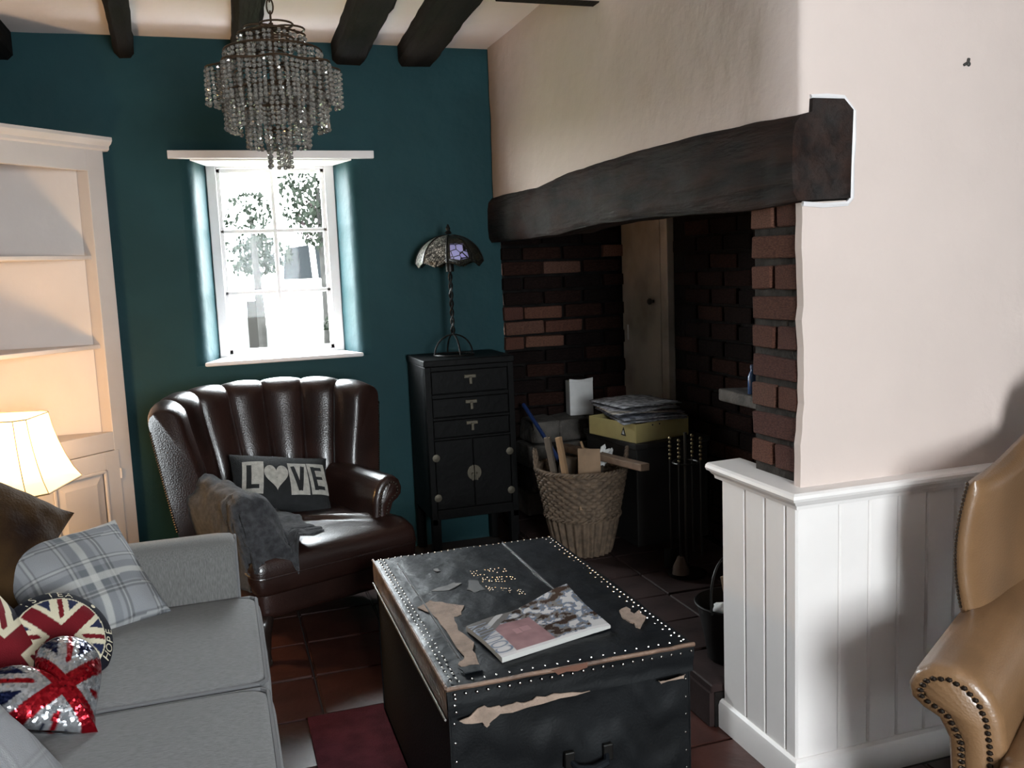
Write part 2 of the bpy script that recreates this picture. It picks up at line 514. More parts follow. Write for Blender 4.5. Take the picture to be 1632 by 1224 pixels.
# ---- alcove end wall (faces the room) and alcove back wall
XB = 2.08
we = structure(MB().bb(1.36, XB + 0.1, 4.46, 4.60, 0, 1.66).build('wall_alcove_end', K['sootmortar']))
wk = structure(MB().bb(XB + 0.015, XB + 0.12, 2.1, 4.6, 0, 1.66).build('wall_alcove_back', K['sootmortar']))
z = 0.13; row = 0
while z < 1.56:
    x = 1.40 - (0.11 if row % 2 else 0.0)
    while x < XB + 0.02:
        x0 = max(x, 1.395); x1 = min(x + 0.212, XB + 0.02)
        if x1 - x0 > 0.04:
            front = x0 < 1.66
            lit = front and 0.95 < z < 1.12  # light on these rows is put into the colour by a brighter brick
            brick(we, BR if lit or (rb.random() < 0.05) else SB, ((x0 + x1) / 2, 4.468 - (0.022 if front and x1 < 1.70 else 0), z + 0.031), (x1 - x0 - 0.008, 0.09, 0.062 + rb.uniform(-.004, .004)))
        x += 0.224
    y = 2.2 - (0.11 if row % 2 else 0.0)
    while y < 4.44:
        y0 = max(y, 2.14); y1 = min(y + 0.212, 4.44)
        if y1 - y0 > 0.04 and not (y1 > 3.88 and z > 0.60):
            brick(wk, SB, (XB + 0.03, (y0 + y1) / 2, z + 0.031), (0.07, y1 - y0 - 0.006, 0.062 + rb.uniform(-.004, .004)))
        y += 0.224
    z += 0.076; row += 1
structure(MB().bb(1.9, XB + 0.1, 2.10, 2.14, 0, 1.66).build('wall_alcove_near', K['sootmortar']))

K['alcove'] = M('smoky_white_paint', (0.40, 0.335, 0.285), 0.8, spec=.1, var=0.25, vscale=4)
# ---- white cupboard door in the alcove
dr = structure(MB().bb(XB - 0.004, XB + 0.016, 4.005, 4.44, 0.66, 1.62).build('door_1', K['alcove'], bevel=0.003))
MB().lathe([(0.008, 0), (0.008, 0.012), (0.016, 0.018), (0.017, 0.026), (0.010, 0.033)], 12).build('knob', M('dark_knob', (0.02, 0.017, 0.015), 0.4), dr, smooth=True, loc=(XB - 0.004, 4.075, 1.19), rot=(0, math.radians(-90), 0))
MB().bb(XB - 0.006, XB - 0.002, 4.37, 4.385, 0.98, 1.06).build('hinge', K['white'], dr)
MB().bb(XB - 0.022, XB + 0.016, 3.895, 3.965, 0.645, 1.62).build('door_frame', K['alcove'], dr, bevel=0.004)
MB().bb(XB - 0.16, XB + 0.016, 3.86, 4.45, 0.60, 0.645).build('door_ledge', K['mortar'], dr, bevel=0.006)

# ---- panelling round the foot of the pier
tr = structure(MB().bb(1.362, 1.9, YP - 0.004, 2.232, 0, 0.77).build('trim_1', K['panel']))
ys = [1.8795, 1.962, 2.052, 2.152, 2.240]
ys = [1.882, 1.930, 2.022, 2.118, 2.238]
for a, b_ in zip(ys[:-1], ys[1:]):
    MB().bb(1.344, 1.366, a + .0006, b_ - .0006, 0.04, 0.765).build('panel_board', K['panel'], tr, bevel=0.0055, seg=1)
x = 1.346
wds = [0.112, 0.092, 0.09, 0.092]
i = 0
while x < XR - 0.02:
    w = 0.128 if i == 0 else 0.0925
    MB().bb(x + .0006, min(x + w, XR) - .0006, YP - 0.018, YP + 0.002, 0.04, 0.765).build('panel_board', K['panel'], tr, bevel=0.0045, seg=1)
    x += w; i += 1


def rail(prof, name, far):
    rings = []
    path = [((1.0, 0.0), (1.346, far)), (None, (1.346, YP - 0.018)), ((0.0, 1.0), (XR, YP - 0.018))]
    r0 = [(1.346 - d, far + 0.02, z) for d, z in prof]
    r1 = [(1.346 - d, YP - 0.018 - d, z) for d, z in prof]
    r2 = [(XR, YP - 0.018 - d, z) for d, z in prof]
    return MB().loft([r0, r1, r2]).build(name, K['panel'], tr, smooth=True, angle=30)


rail([(-0.08, 0.758), (0.004, 0.752), (0.007, 0.762), (0.016, 0.768), (0.022, 0.776), (0.032, 0.780), (0.036, 0.788), (0.034, 0.796), (0.027, 0.801), (-0.08, 0.803)], 'dado_rail', 2.25)
rail([(-0.02, 0.0), (0.016, 0.0), (0.016, 0.068), (0.012, 0.080), (0.004, 0.086), (-0.02, 0.086)], 'skirting', 2.225)

# ---- hearth: raised platform edged and paved with dark tiles
hr = thing('hearth', 'raised dark tiled hearth filling the floor of the brick fireplace', 'hearth')
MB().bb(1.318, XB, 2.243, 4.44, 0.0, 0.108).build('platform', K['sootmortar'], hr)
ht = M('hearth_tile_dark', (0.022, 0.012, 0.011), 0.7, spec=0.2, var=0.3, vscale=8, bump=0.15, bscale=20)
hm = MB().box((0, 0, 0), (0.236, 0.236, 0.026)).build('hearth_tile', ht)
hme = hm.data; bpy.data.objects.remove(hm)
bm = bmesh.new(); bm.from_mesh(hme); bmesh.ops.bevel(bm, geom=list(bm.edges), offset=0.004, segments=1, affect='EDGES'); bm.to_mesh(hme); bm.free()
for i in range(3):
    for j in range(9):
        t = bpy.data.objects.new('hearth_tile', hme); link(t, hr)
        t.location = (1.428 + 0.242 * i, 2.365 + 0.242 * j, 0.119 + rb.uniform(-.003, .002))
fr_me = MB().box((0, 0, 0), (0.02, 0.236, 0.105)).build('edge_tile', ht)
fme = fr_me.data; bpy.data.objects.remove(fr_me)
for j in range(9):
    t = bpy.data.objects.new('edge_tile', fme); link(t, hr)
    t.location = (1.312, 2.365 + 0.242 * j, 0.055)


# ---- timbers
def timber(name, label, pts, w, h, ztop, mat, group=None, seed=0, n=26, cat='beam'):
    """pts: list of (x, y) centre line; rough hewn, chamfered section"""
    r = random.Random(seed)
    rings = []
    for i in range(n + 1):
        t = i / n
        k = t * (len(pts) - 1); a = min(int(k), len(pts) - 2); q = k - a
        cx = pts[a][0] * (1 - q) + pts[a + 1][0] * q; cy = pts[a][1] * (1 - q) + pts[a + 1][1] * q
        ww = w / 2 * (1 + 0.05 * fbm(t * 9, seed * 3.1)); hh = h * (1 + 0.05 * fbm(t * 7, seed + 9.1))
        c = 0.022
        sec = [(-ww, 0), (ww, 0), (ww, -hh + c), (ww - c * 0.9, -hh), (-ww + c * 0.9, -hh), (-ww, -hh + c)]
        rings.append([(cx + x + r.uniform(-.003, .003), cy, ztop + z + (r.uniform(-.003, .003) if z < 0 else 0)) for x, z in sec])
    o = MB().loft(rings).build(name, mat, smooth=True, angle=28)
    return tag(o, label, cat, group)


G = 'dark timber beams across the ceiling'
zt = ZC + 0.012
timber('ceiling_beam', 'black timber ceiling beam at the far left edge, above the white cupboard', [(-0.80, YB), (-0.78, YR)], 0.13, 0.13, zt, K['timber'], G, 1)
timber('ceiling_beam', 'black timber ceiling beam directly left of the chandelier', [(-0.295, YB), (-0.245, 3.4), (-0.22, YR)], 0.085, 0.108, zt, K['timber'], G, 2)
timber('ceiling_beam', 'black timber ceiling beam directly behind and above the chandelier', [(0.215, YB), (0.20, 3.3), (0.185, YR)], 0.115, 0.108, zt, K['timber'], G, 3)
timber('ceiling_beam', 'black timber ceiling beam directly right of the chandelier', [(0.685, YB), (0.65, 3.3), (0.60, YR)], 0.150, 0.108, zt, K['timber'], G, 4)
timber('ceiling_beam', 'broad black timber ceiling beam nearest the white fireplace wall', [(1.01, YB), (0.955, 3.3), (0.90, YR)], 0.172, 0.108, zt, K['timber'], G, 5)
tm = thing('trimmer_beam', 'short dark cross beam against the top of the white fireplace wall', 'beam')
MB().bb(1.0, XF + 0.004, 3.055, 3.115, 2.298, 2.47).build('timber', K['timber'], tm, bevel=0.004)
MB().bb(1.0, XF + 0.003, 3.02, 3.055, 2.302, 2.47).build('plaster_casing', K['ceil'], tm)

# ---- big lintel over the fireplace
ty = [(4.46, 1.733), (4.27, 1.735), (3.77, 1.722), (3.40, 1.745), (2.80, 1.746), (2.40, 1.742), (2.07, 1.728), (1.888, 1.716)]
by = [(4.46, 1.515), (4.28, 1.513), (3.56, 1.510), (3.04, 1.530), (2.60, 1.525), (2.11, 1.505), (1.888, 1.512)]


def interp(tab, y):
    tab = sorted(tab)
    return float(np.interp(y, [t[0] for t in tab], [t[1] for t in tab]))


rings = []
for i in range(64):
    y = 1.888 + (4.455 - 1.888) * i / 63
    t = interp(ty, y) + 0.003 * fbm(y * 6, 1.2); b_ = interp(by, y) + 0.004 * fbm(y * 5, 5.2)
    e = 0.006 * fbm(y * 5, 2.7)
    mid = (t + b_) / 2
    sec = [(1.352 + e, b_), (1.340 + e, b_ + .02), (1.336 + e + .004 * fbm(y * 7, 8.1), mid - .03), (1.338 + e - .004 * fbm(y * 6, 3.1), mid + .05), (1.345 + e, t - .02), (1.362 + e, t), (1.392, t + 0.008), (1.394, 1.756), (1.484, 1.756), (1.511, 1.730), (1.506, 1.60), (1.504, b_ + 0.004)]
    rings.append([(x, yy, z) for (x, z), yy in zip(sec, [y] * len(sec))])
lb = MB().loft(rings).build('fireplace_beam', K['lintel'], smooth=True, angle=32)
tag(lb, 'massive rough dark oak lintel beam spanning the fireplace opening', 'beam')
# ================================================================== CORNER CUPBOARD
W = 0.95
cu = thing('corner_cupboard', 'tall white corner cupboard with open shelves, across the left corner', 'cupboard', (-0.413, 4.36, 0), math.radians(45))
ST = 0.085
mb = MB()
mb.bb(-ST, 0, 0, 0.024, 0.0, 1.985)
mb.bb(-W, -W + ST, 0, 0.024, 0.0, 1.985)
mb.bb(-W + ST, -ST, 0, 0.024, 1.865, 1.985)
mb.bb(-W + ST, -ST, 0, 0.024, 0.655, 0.735)
mb.bb(-W + ST, -ST, 0, 0.024, 0.0, 0.09)
mb.build('face_frame', K['cab'], cu, bevel=0.002)
prof = [(0.0, 1.955), (-0.010, 1.962), (-0.012, 1.975), (-0.026, 1.985), (-0.034, 1.998), (-0.034, 2.012), (0.03, 2.014), (0.03, 1.955)]
MB().loft([[(-W - 0.01, y, z) for y, z in prof], [(0.026, y, z) for y, z in prof]]).build('cornice', K['cab'], cu, smooth=True, angle=30)
ap = (-W / 2, W / 2 - 0.01)
side = 0.012
mb = MB()
# two backs, running along the two room walls
for a in ((-ST + 0.004, 0.075), (-W + ST - 0.004, 0.075)):
    d = Vector((ap[0] - a[0], ap[1] - a[1])).normalized(); n = Vector((-d.y, d.x)) * side
    mb.loft([[(a[0], a[1], z), (ap[0], ap[1], z), (ap[0] + n.x, ap[1] + n.y, z), (a[0] + n.x, a[1] + n.y, z)] for z in (0.08, 1.95)])
mb.build('back_panel', K['cab'], cu)
for xx in (-ST, -W + ST - 0.012):
    MB().bb(xx, xx + 0.012, 0.02, 0.09, 0.73, 1.87).build('jamb', K['cab'], cu)
for z0, z1 in ((1.490, 1.508), (1.103, 1.122)):
    p = [(-W + ST, 0.026), (-ST, 0.026), (ap[0] + 0.01, ap[1] - 0.02), (ap[0] - 0.01, ap[1] - 0.02)]
    MB().prism(p, z0, z1).build('shelf', K['cab'], cu, bevel=0.003)
p = [(-W + ST, 0.025), (-ST, 0.025), (ap[0] + 0.01, ap[1] - 0.02), (ap[0] - 0.01, ap[1] - 0.02)]
MB().prism(p, 0.715, 0.734).build('counter', K['cab'], cu)
MB().prism([(-W, 0.02), (0.0, 0.02), (ap[0], ap[1])], 1.96, 1.985).build('roof_board', K['cab'], cu)
dw = (W - 0.13) / 2
for k in (0, 1):
    x1 = -0.065 - k * dw - 0.002; x0 = x1 - dw + 0.004
    d = MB()
    s = 0.07
    d.bb(x0, x0 + s, -0.004, 0.018, 0.06, 0.652).bb(x1 - s, x1, -0.004, 0.018, 0.06, 0.652)
    d.bb(x0 + s, x1 - s, -0.004, 0.018, 0.575, 0.652).bb(x0 + s, x1 - s, -0.004, 0.018, 0.06, 0.14)
    do = d.build('door', K['cab'], cu, bevel=0.002)
    xa, xb, za, zb = x0 + s, x1 - s, 0.14, 0.575
    mo = MB()
    for a, b_, c, e in ((xa, xb, zb - 0.014, zb), (xa, xb, za, za + 0.014), (xa, xa + 0.014, za, zb), (xb - 0.014, xb, za, zb)):
        mo.bb(a, b_, -0.008, 0.006, c, e)
    mo.build('moulding', K['cab'], do, bevel=0.004)
    rp_ = MB()
    i0 = [(xa + .012, 0.012, za + .012), (xb - .012, 0.012, za + .012), (xb - .012, 0.012, zb - .012), (xa + .012, 0.012, zb - .012)]
    i1 = [(xa + .055, 0.000, za + .055), (xb - .055, 0.000, za + .055), (xb - .055, 0.000, zb - .055), (xa + .055, 0.000, zb - .055)]
    rp_.loft([i0, i1], True, True).build('raised_panel', K['cab'], do)
    hx = x1 + 0.001 if k == 0 else x0 - 0.001
    for hz in (0.545, 0.16):
        MB().tube([(hx, -0.006, hz - 0.022), (hx, -0.006, hz + 0.022)], 0.005, 8).build('hinge', K['cab'], do, smooth=True)
    MB().sphere((x0 + 0.03 if k == 0 else x1 - 0.03, -0.02, 0.4), 0.014, 10, 6).build('knob', K['cab'], do, smooth=True)

# ================================================================== SIDE TABLE + TABLE LAMP
dwood = M('dark_wood', (0.030, 0.017, 0.011), 0.4, var=0.3, vscale=8, stretch=(1, 6, 1))
LX, LY = -0.752, 3.60
st = thing('side_table', 'small dark wooden side table under the lit lamp, behind the grey sofa', 'table', (LX, LY, 0), 0)
MB().bb(-.20, .20, -.18, .18, 0.365, 0.390).build('table_top', dwood, st, bevel=0.005)
MB().bb(-.17, .17, -.15, .15, 0.305, 0.365).build('apron', dwood, st, bevel=0.003)
for sx in (-1, 1):
    for sy in (-1, 1):
        MB().loft([[(sx * .155 + a * r, sy * .135 + b_ * r, z) for a, b_ in ((-1, -1), (1, -1), (1, 1), (-1, 1))] for r, z in ((0.013, 0), (0.02, 0.305))]).build('leg', dwood, st, bevel=0.003)
lm = thing('table_lamp', 'lit table lamp with a cream square bell shade, in front of the cupboard', 'lamp', (LX, LY, 0.390), math.radians(-14))
lm.scale = (1.07, 1.07, 1.07)
cer = M('lamp_ceramic', (0.5, 0.42, 0.3), 0.3)
MB().lathe([(0.075, 0), (0.08, 0.012), (0.06, 0.025), (0.05, 0.05), (0.068, 0.10), (0.06, 0.15), (0.03, 0.19), (0.018, 0.21), (0.016, 0.24)], 28).build('lamp_base', cer, lm, smooth=True)
MB().tube([(0, 0, 0.24), (0, 0, 0.34)], 0.008, 8).build('stem', M('brass', (0.5, 0.33, 0.12), 0.3, metal=1.0), lm)


def sq(r, z, cut=0.26):
    c = r * cut
    return [(-r + c, -r, z), (r - c, -r, z), (r, -r + c, z), (r, r - c, z), (r - c, r, z), (-r + c, r, z), (-r, r - c, z), (-r, -r + c, z)]


shp = [(0.112, 0.500), (0.119, 0.45), (0.130, 0.40), (0.144, 0.35), (0.162, 0.30), (0.182, 0.262)]
m, nt, b, N, L = nodes_of('lit_lampshade')
out = nt.nodes['Material Output']
b.inputs['Base Color'].default_value = (0.85, 0.70, 0.45, 1); b.inputs['Roughness'].default_value = 0.9
tr_ = N('ShaderNodeBsdfTranslucent'); tr_.inputs['Color'].default_value = (0.9, 0.72, 0.42, 1)
mx = N('ShaderNodeMixShader'); mx.inputs['Fac'].default_value = 0.6
em = N('ShaderNodeEmission'); em.inputs['Color'].default_value = (1.0, 0.74, 0.40, 1); em.inputs['Strength'].default_value = 0.5
ad = N('ShaderNodeAddShader')
tp_ = N('ShaderNodeBsdfTransparent'); tp_.inputs['Color'].default_value = (1.0, 0.88, 0.70, 1)
mx2 = N('ShaderNodeMixShader'); mx2.inputs['Fac'].default_value = 0.45      # sheer fabric lets part of the light straight through
L(b.outputs[0], mx.inputs[1]); L(tr_.outputs[0], mx.inputs[2]); L(mx.outputs[0], mx2.inputs[1]); L(tp_.outputs[0], mx2.inputs[2]); L(mx2.outputs[0], ad.inputs[0]); L(em.outputs[0], ad.inputs[1]); L(ad.outputs[0], out.inputs['Surface'])
SHADE_EM = em
sh = MB()
sh.loft([sq(r, z) for r, z in shp], True, False)
so = sh.build('lamp_shade', m, lm)
piping = M('shade_piping', (0.35, 0.24, 0.12), 0.8)
pm = MB()
for k in range(8):
    pm.tube([sq(r * 1.004, z)[k] for r, z in shp], 0.0016, 5)
pm.tube(sq(0.1125, 0.500), 0.0022, 5, closed=True)
pm.tube(sq(0.1825, 0.262), 0.0028, 5, closed=True)
pm.build('shade_trim', piping, so)
MB().lathe([(0.012, 0.33), (0.014, 0.36), (0.010, 0.365)], 12).build('bulb_socket', M('frosted_bulb', (0.9, 0.85, 0.75), 0.5), lm, smooth=True)
pl = bpy.data.lights.new('lamp_light', 'POINT'); pl.energy = 13.0; pl.color = (1.0, 0.66, 0.34); pl.shadow_soft_size = 0.05
po = bpy.data.objects.new('lamp_light', pl); link(po, lm); po.location = (0, 0, 0.40)

# ================================================================== SOFA
K['sofa'] = M('grey_woven_fabric', (0.185, 0.185, 0.188), 0.95, var=0.28, vscale=70, stretch=(1, 6, 6), bump=0.35, bscale=260, spec=0.15, sheen=0.2, lo=0.25, hi=0.75)
K['sofa_arm'] = M('grey_woven_fabric_upright', (0.160, 0.158, 0.153), 0.95, var=0.3, vscale=75, stretch=(6, 6, 0.8), bump=0.35, bscale=260, spec=0.15, sheen=0.2, lo=0.25, hi=0.75)
K['seam'] = M('grey_piping', (0.15, 0.15, 0.155), 0.95)


def softbox(x0, x1, y0, y1, z0, z1, r=0.05, dome=0.0, n=18):
    """rounded box with a slightly domed top, as one loft of superellipse rings"""
    mb = MB(); cx, cy = (x0 + x1) / 2, (y0 + y1) / 2; ax, ay = (x1 - x0) / 2, (y1 - y0) / 2
    rings = []
    lv = [(0.0, z0)]
    steps = 5
    for i in range(steps + 1):
        a = math.pi / 2 * i / steps
        lv.append((1, 0))
    prof = []
    for i in range(steps + 1):
        a = -math.pi / 2 + math.pi / 2 * i / steps
        prof.append((r * (1 - math.cos(a)), z0 + r * (1 + math.sin(a))))
    for i in range(steps + 1):
        a = math.pi / 2 * i / steps
        prof.append((r * (1 - math.cos(a)), z1 - r * (1 - math.sin(a))))
    m = 4 * n

    def ring(ins, z):
        out = []
        for k in range(m):
            t = 2 * math.pi * k / m
            e = 0.16
            c, s_ = math.cos(t), math.sin(t)
            px = math.copysign(abs(c) ** e, c); py = math.copysign(abs(s_) ** e, s_)
            out.append((cx + px * (ax - ins), cy + py * (ay - ins), z))
        return out
    for ins, z in prof:
        rings.append(ring(ins, z))
    # dome
    for q in (0.25, 0.5, 0.75, 0.97):
        rg = ring(r, z1)
        rings.append([(cx + (x - cx) * (1 - q), cy + (y - cy) * (1 - q), z + dome * (1 - (1 - q) ** 2)) for x, y, z in rg])
    return mb.loft(rings)


sf = thing('sofa', 'long grey woven fabric sofa along the left, strewn with cushions', 'sofa', (0, 0, 0), 0)
softbox(-1.0, 0.02, 0.72, 2.74, 0.10, 0.33, 0.03).build('base', K['sofa'], sf, smooth=True, angle=60)
cys = [(2.062, 2.690), (1.432, 2.060), (0.802, 1.430)]
for a, b_ in cys:
    c = softbox(-0.60, 0.058, a, b_, 0.315, 0.462, 0.035, 0.018).build('seat_cushion', K['sofa'], sf, smooth=True, angle=60)
    pth = [(-0.5, b_ - 0.012, 0.452), (0.030, b_ - 0.012, 0.452), (0.046, b_ - 0.03, 0.452), (0.047, (a + b_) / 2, 0.454), (0.046, a + 0.03, 0.452), (0.030, a + 0.012, 0.452), (-0.5, a + 0.012, 0.452)]
    MB().tube(pth, 0.0055, 6).build('piping', K['seam'], c, smooth=True)
for a, b_ in cys:
    bc = softbox(-0.09, 0.09, a + .005, b_ - .005, 0.0, 0.44, 0.06, 0.0)
    bc.build('back_cushion', K['sofa'], sf, smooth=True, angle=60, loc=(-0.655, 0, 0.45), rot=(0, math.radians(-10), 0))
softbox(-1.05, -0.78, 0.66, 2.80, 0.10, 0.80, 0.06).build('backrest', K['sofa'], sf, smooth=True, angle=60)
for k, (ya, sgn) in enumerate(((2.685, 1), (0.80, -1))):
    rings = []
    for X, gr in ((-1.0, 0.0), (-0.05, 0.0), (-0.012, 0.004), (0.003, 0.014), (0.006, 0.03)):
        pr = [(0.0 + gr, 0.12), (0.0 + gr, 0.46), (0.010 + gr, 0.58 - gr), (0.024 + gr, 0.612 - gr), (0.055, 0.628 - gr), (0.105, 0.628 - gr), (0.148 - gr, 0.612 - gr), (0.165 - gr, 0.58 - gr), (0.155 - gr, 0.46), (0.14 - gr, 0.12)]
        rings.append([(X, ya + sgn * d, z) for d, z in pr])
    ar = MB().loft(rings).build('arm', K['sofa_arm'], sf, smooth=True, angle=60)
    MB().tube([(0.002, ya + sgn * (d + (0.012 if d < .08 else -0.012)), z - 0.010) for d, z in ((0.0, 0.30), (0.0, 0.46), (0.010, 0.58), (0.030, 0.612), (0.055, 0.628), (0.105, 0.628), (0.148, 0.612), (0.165, 0.58), (0.15, 0.40))], 0.0045, 6).build('piping', K['seam'], ar, smooth=True)
for X in (-0.95, -0.05):
    for Y in (0.8, 2.7):
        MB().lathe([(0.02, 0), (0.028, 0.10)], 10).build('foot', dwood, sf, loc=(X, Y, 0))

# ================================================================== CUSHIONS
def frame_mat(c, nrm, up):
    z = Vector(nrm).normalized(); u = Vector(up); y = (u - z * u.dot(z)).normalized(); x = y.cross(z)
    m = Matrix((x, y, z)).transposed().to_4x4(); m.translation = Vector(c)
    return m


def pillow_fn(w, h, t, k=0.07, edge=0.004, pw=2.6):
    def f(u, v, sgn=1):
        x = w / 2 * u * (1 - k * (1 - v * v) * abs(u)); y = h / 2 * v * (1 - k * (1 - u * u) * abs(v))
        q = max(0.0, (1 - abs(u) ** pw)) * max(0.0, (1 - abs(v) ** pw))
        return (x, y, sgn * (edge + t / 2 * q ** 0.62))
    return f


def disc_fn(r, t, edge=0.006):
    def f(u, v, sgn=1):
        # square to disc
        x = u * math.sqrt(max(0, 1 - v * v / 2)); y = v * math.sqrt(max(0, 1 - u * u / 2))
        d = min(1.0, math.hypot(x, y))
        return (x * r, y * r, sgn * (edge + t / 2 * max(0, 1 - d ** 2.6) ** 0.6))
    return f


def cushion(name, label, fn, mat, M4, colfn=None, n=60, wrinkle=0.004, seed=0, group=None):
    mb = MB(); cols = []
    for sgn in (1, -1):
        def g(a, b_):
            u = 2 * a - 1; v = 2 * b_ - 1
            x, y, z = fn(u, v, sgn)
            z += wrinkle * fbm(x * 7 + seed, y * 7, sgn)
            if colfn: cols.append(colfn(x, y, sgn))
            return (x, y, z)
        mb.grid(g, n, n)
    # edge wall
    def e(a, b_):
        s = a * 4; k = int(min(s, 3.9999)); q = 2 * (s - k) - 1
        u, v = [(q, -1), (1, q), (-q, 1), (-1, -q)][k]
        x, y, z = fn(u, v, 1)
        zz = z + wrinkle * fbm(x * 7 + seed, y * 7, 1)
        z2 = -z + wrinkle * fbm(x * 7 + seed, y * 7, -1)
        if colfn: cols.append(colfn(x, y, 1))
        return (x, y, zz * (1 - b_) + z2 * b_)
    mb.grid(e, 4 * n, 1)
    o = mb.build(name, mat, smooth=True, angle=180, col=cols if colfn else None, fix=False)
    o.matrix_world = M4
    return tag(o, label, 'cushion', group)


def text_tris(s, size=1.0):
    cu_ = bpy.data.curves.new('t', 'FONT'); cu_.body = s; cu_.size = size; cu_.align_x = 'CENTER'; cu_.align_y = 'CENTER'
    cu_.resolution_u = 3
    ob = bpy.data.objects.new('t', cu_); COL.objects.link(ob)
    dg = bpy.context.evaluated_depsgraph_get()
    me = bpy.data.meshes.new_from_object(ob.evaluated_get(dg))
    vs = [tuple(v.co) for v in me.vertices]; fs = [tuple(p.vertices) for p in me.polygons]
    bpy.data.objects.remove(ob); bpy.data.meshes.remove(me); bpy.data.curves.remove(cu_)
    return vs, fs


CB, CR, CC = srgb(38, 45, 72), srgb(110, 26, 34), srgb(214, 205, 180)


def union_jack(x, y, b=CB, r=CR, w=CC, cross=0.30, red=0.18, dw=0.20, dr=0.055):
    """x, y in -1..1, a square flag"""
    ax, ay = abs(x), abs(y)
    if ax < red or ay < red: return r
    if ax < cross or ay < cross: return w
    d1 = (x - y) / 1.4142; d2 = (x + y) / 1.4142
    for d, sg in ((d1, 1), (d2, -1)):
        if abs(d) < dw:
            if 0.0 < d * (1 if (x * sg > 0) else -1) + 0.03 < dr * 2: return r
            return w
    return b


fab = M_print('printed_linen', 0.9, bump=0.25, bscale=350, gloss=0.15)

# brown velvet cushion in the sofa corner
velvet = M('brown_velvet', (0.014, 0.0065, 0.0045), 0.85, spec=0.06, col2=(0.055, 0.030, 0.012), vscale=5, sheen=0.06, bump=0.2, bscale=120)
cushion('cushion', 'dark brown velvet cushion propped in the sofa corner below the lit lamp', pillow_fn(0.46, 0.40, 0.17), velvet,
        frame_mat((-0.675, 2.64, 0.735), (0.55, -0.66, 0.52), (0.55, 0.12, 0.78)), seed=1, wrinkle=0.012)


# plaid cushion
def plaid(x, y, s):
    a, b_, c = np.array(srgb(150, 152, 156)), np.array(srgb(96, 101, 106)), np.array(srgb(205, 204, 200))
    def band(t):
        t = (t / 0.185) % 1.0
        if t < 0.36: return 1.0
        return 0.0
    def line(t):
        t = (t / 0.185) % 1.0
        for p in (0.44, 0.50, 0.90, 0.96):
            if abs(t - p) < 0.014: return 0.75
        if 0.45 < t < 0.49 or .91 < t < .95: return -0.5
        if abs(t - 0.18) < 0.055: return -1.0
        return 0.0
    v = 0.5 * band(x + .4) + 0.5 * band(y + .43)
    col = a * (1 - v * 0.75) + b_ * v * 0.75
    for t in (line(x + .4), line(y + .43)):
        if t > 0: col = col * (1 - 0.5 * t)
        elif t < 0: col = col * (1 + 0.55 * t) + c * (-0.55 * t)
    return tuple(col)


wool = M_print('checked_wool', 0.95, bump=0.4, bscale=420, gloss=0.1)
cushion('cushion', 'grey tartan check cushion leaning on the far sofa arm', pillow_fn(0.345, 0.335, 0.13, 0.05), wool,
        frame_mat((-0.400, 2.62, 0.575), (0.361, -0.57, 0.738), (-0.432, 0.599, 0.674)), plaid, n=90, seed=2, wrinkle=0.008)


# round tea cushion
TR = 0.128
def tea(x, y, s):
    d = math.hypot(x, y) / TR
    if d > 0.80: return srgb(26, 27, 36)
    if d > 0.775: return CC
    a = math.radians(38)
    X = (x * math.cos(a) + y * math.sin(a)) / (TR * 0.80); Y = (-x * math.sin(a) + y * math.cos(a)) / (TR * 0.80)
    return union_jack(X, Y)


tfn = disc_fn(TR, 0.09)
tea_m = frame_mat((-0.418, 2.275, 0.545), (0.42, -0.66, 0.62), (-0.15, 0.55, 0.8))
tc_ = cushion('cushion', 'round navy cushion with a flag roundel and words about tea and hope', tfn, fab, tea_m, tea, n=110, seed=3, wrinkle=0.003)


def on_disc(x, y, lift=0.0015):
    d = min(1.0, math.hypot(x, y) / TR)
    return (x, y, 0.006 + 0.045 * max(0, 1 - d ** 2.6) ** 0.6 + 0.003 * fbm(x * 7 + 3, y * 7, 1) + lift)


def ring_text(mb, s, r, start, step, size, flip=False):
    for i, ch in enumerate(s):
        a = start + step * i
        if ch == ' ': continue
        vs, fs = text_tris(ch, size)
        rot = a - math.pi / 2 + (math.pi if flip else 0)
        ca, sa = math.cos(rot), math.sin(rot)
        P = []
        for x, y, _ in vs:
            X = r * math.cos(a) + x * ca - y * sa; Y = r * math.sin(a) + x * sa + y * ca
            P.append(on_disc(X, Y))
        mb.add(P, fs)


mb = MB()
top = 'WHERE THERE IS TEA'
stp = math.radians(10.2)
ring_text(mb, top, TR * 0.895, math.radians(100) + stp * 14.0, -stp, 0.027)
bot = 'THERE IS HOPE'
ring_text(mb, bot, TR * 0.895, math.radians(0) - stp * 12, stp, 0.027, True)
for a in (38, 200):
    a = math.radians(a)
    mb.add([on_disc(TR * .895 * math.cos(a) + .006 * math.cos(k), TR * .895 * math.sin(a) + .006 * math.sin(k)) for k in np.linspace(0, 2 * math.pi, 9)[:-1]], [tuple(range(8))])
tag(mb.build('lettering', M('cream_print', CC, 0.9), tc_, fix=False), kind='stuff')

# flag cushion at the left
cushion('cushion', 'union flag cushion at the sofa back, left of the round tea cushion', pillow_fn(0.27, 0.27, 0.11, 0.05), fab,
        frame_mat((-0.535, 2.19, 0.550), (0.60, -0.55, 0.58), (-0.75, 0.25, 0.72)), lambda x, y, s: union_jack(x / .135, y / .135, b=srgb(26, 27, 36)), n=100, seed=4, wrinkle=0.006)

# sequin heart
def heart_pt(a):
    x = 16 * math.sin(a) ** 3; y = 13 * math.cos(a) - 5 * math.cos(2 * a) - 2 * math.cos(3 * a) - math.cos(4 * a)
    return x / 16.0, (y + 2.5) / 15.0


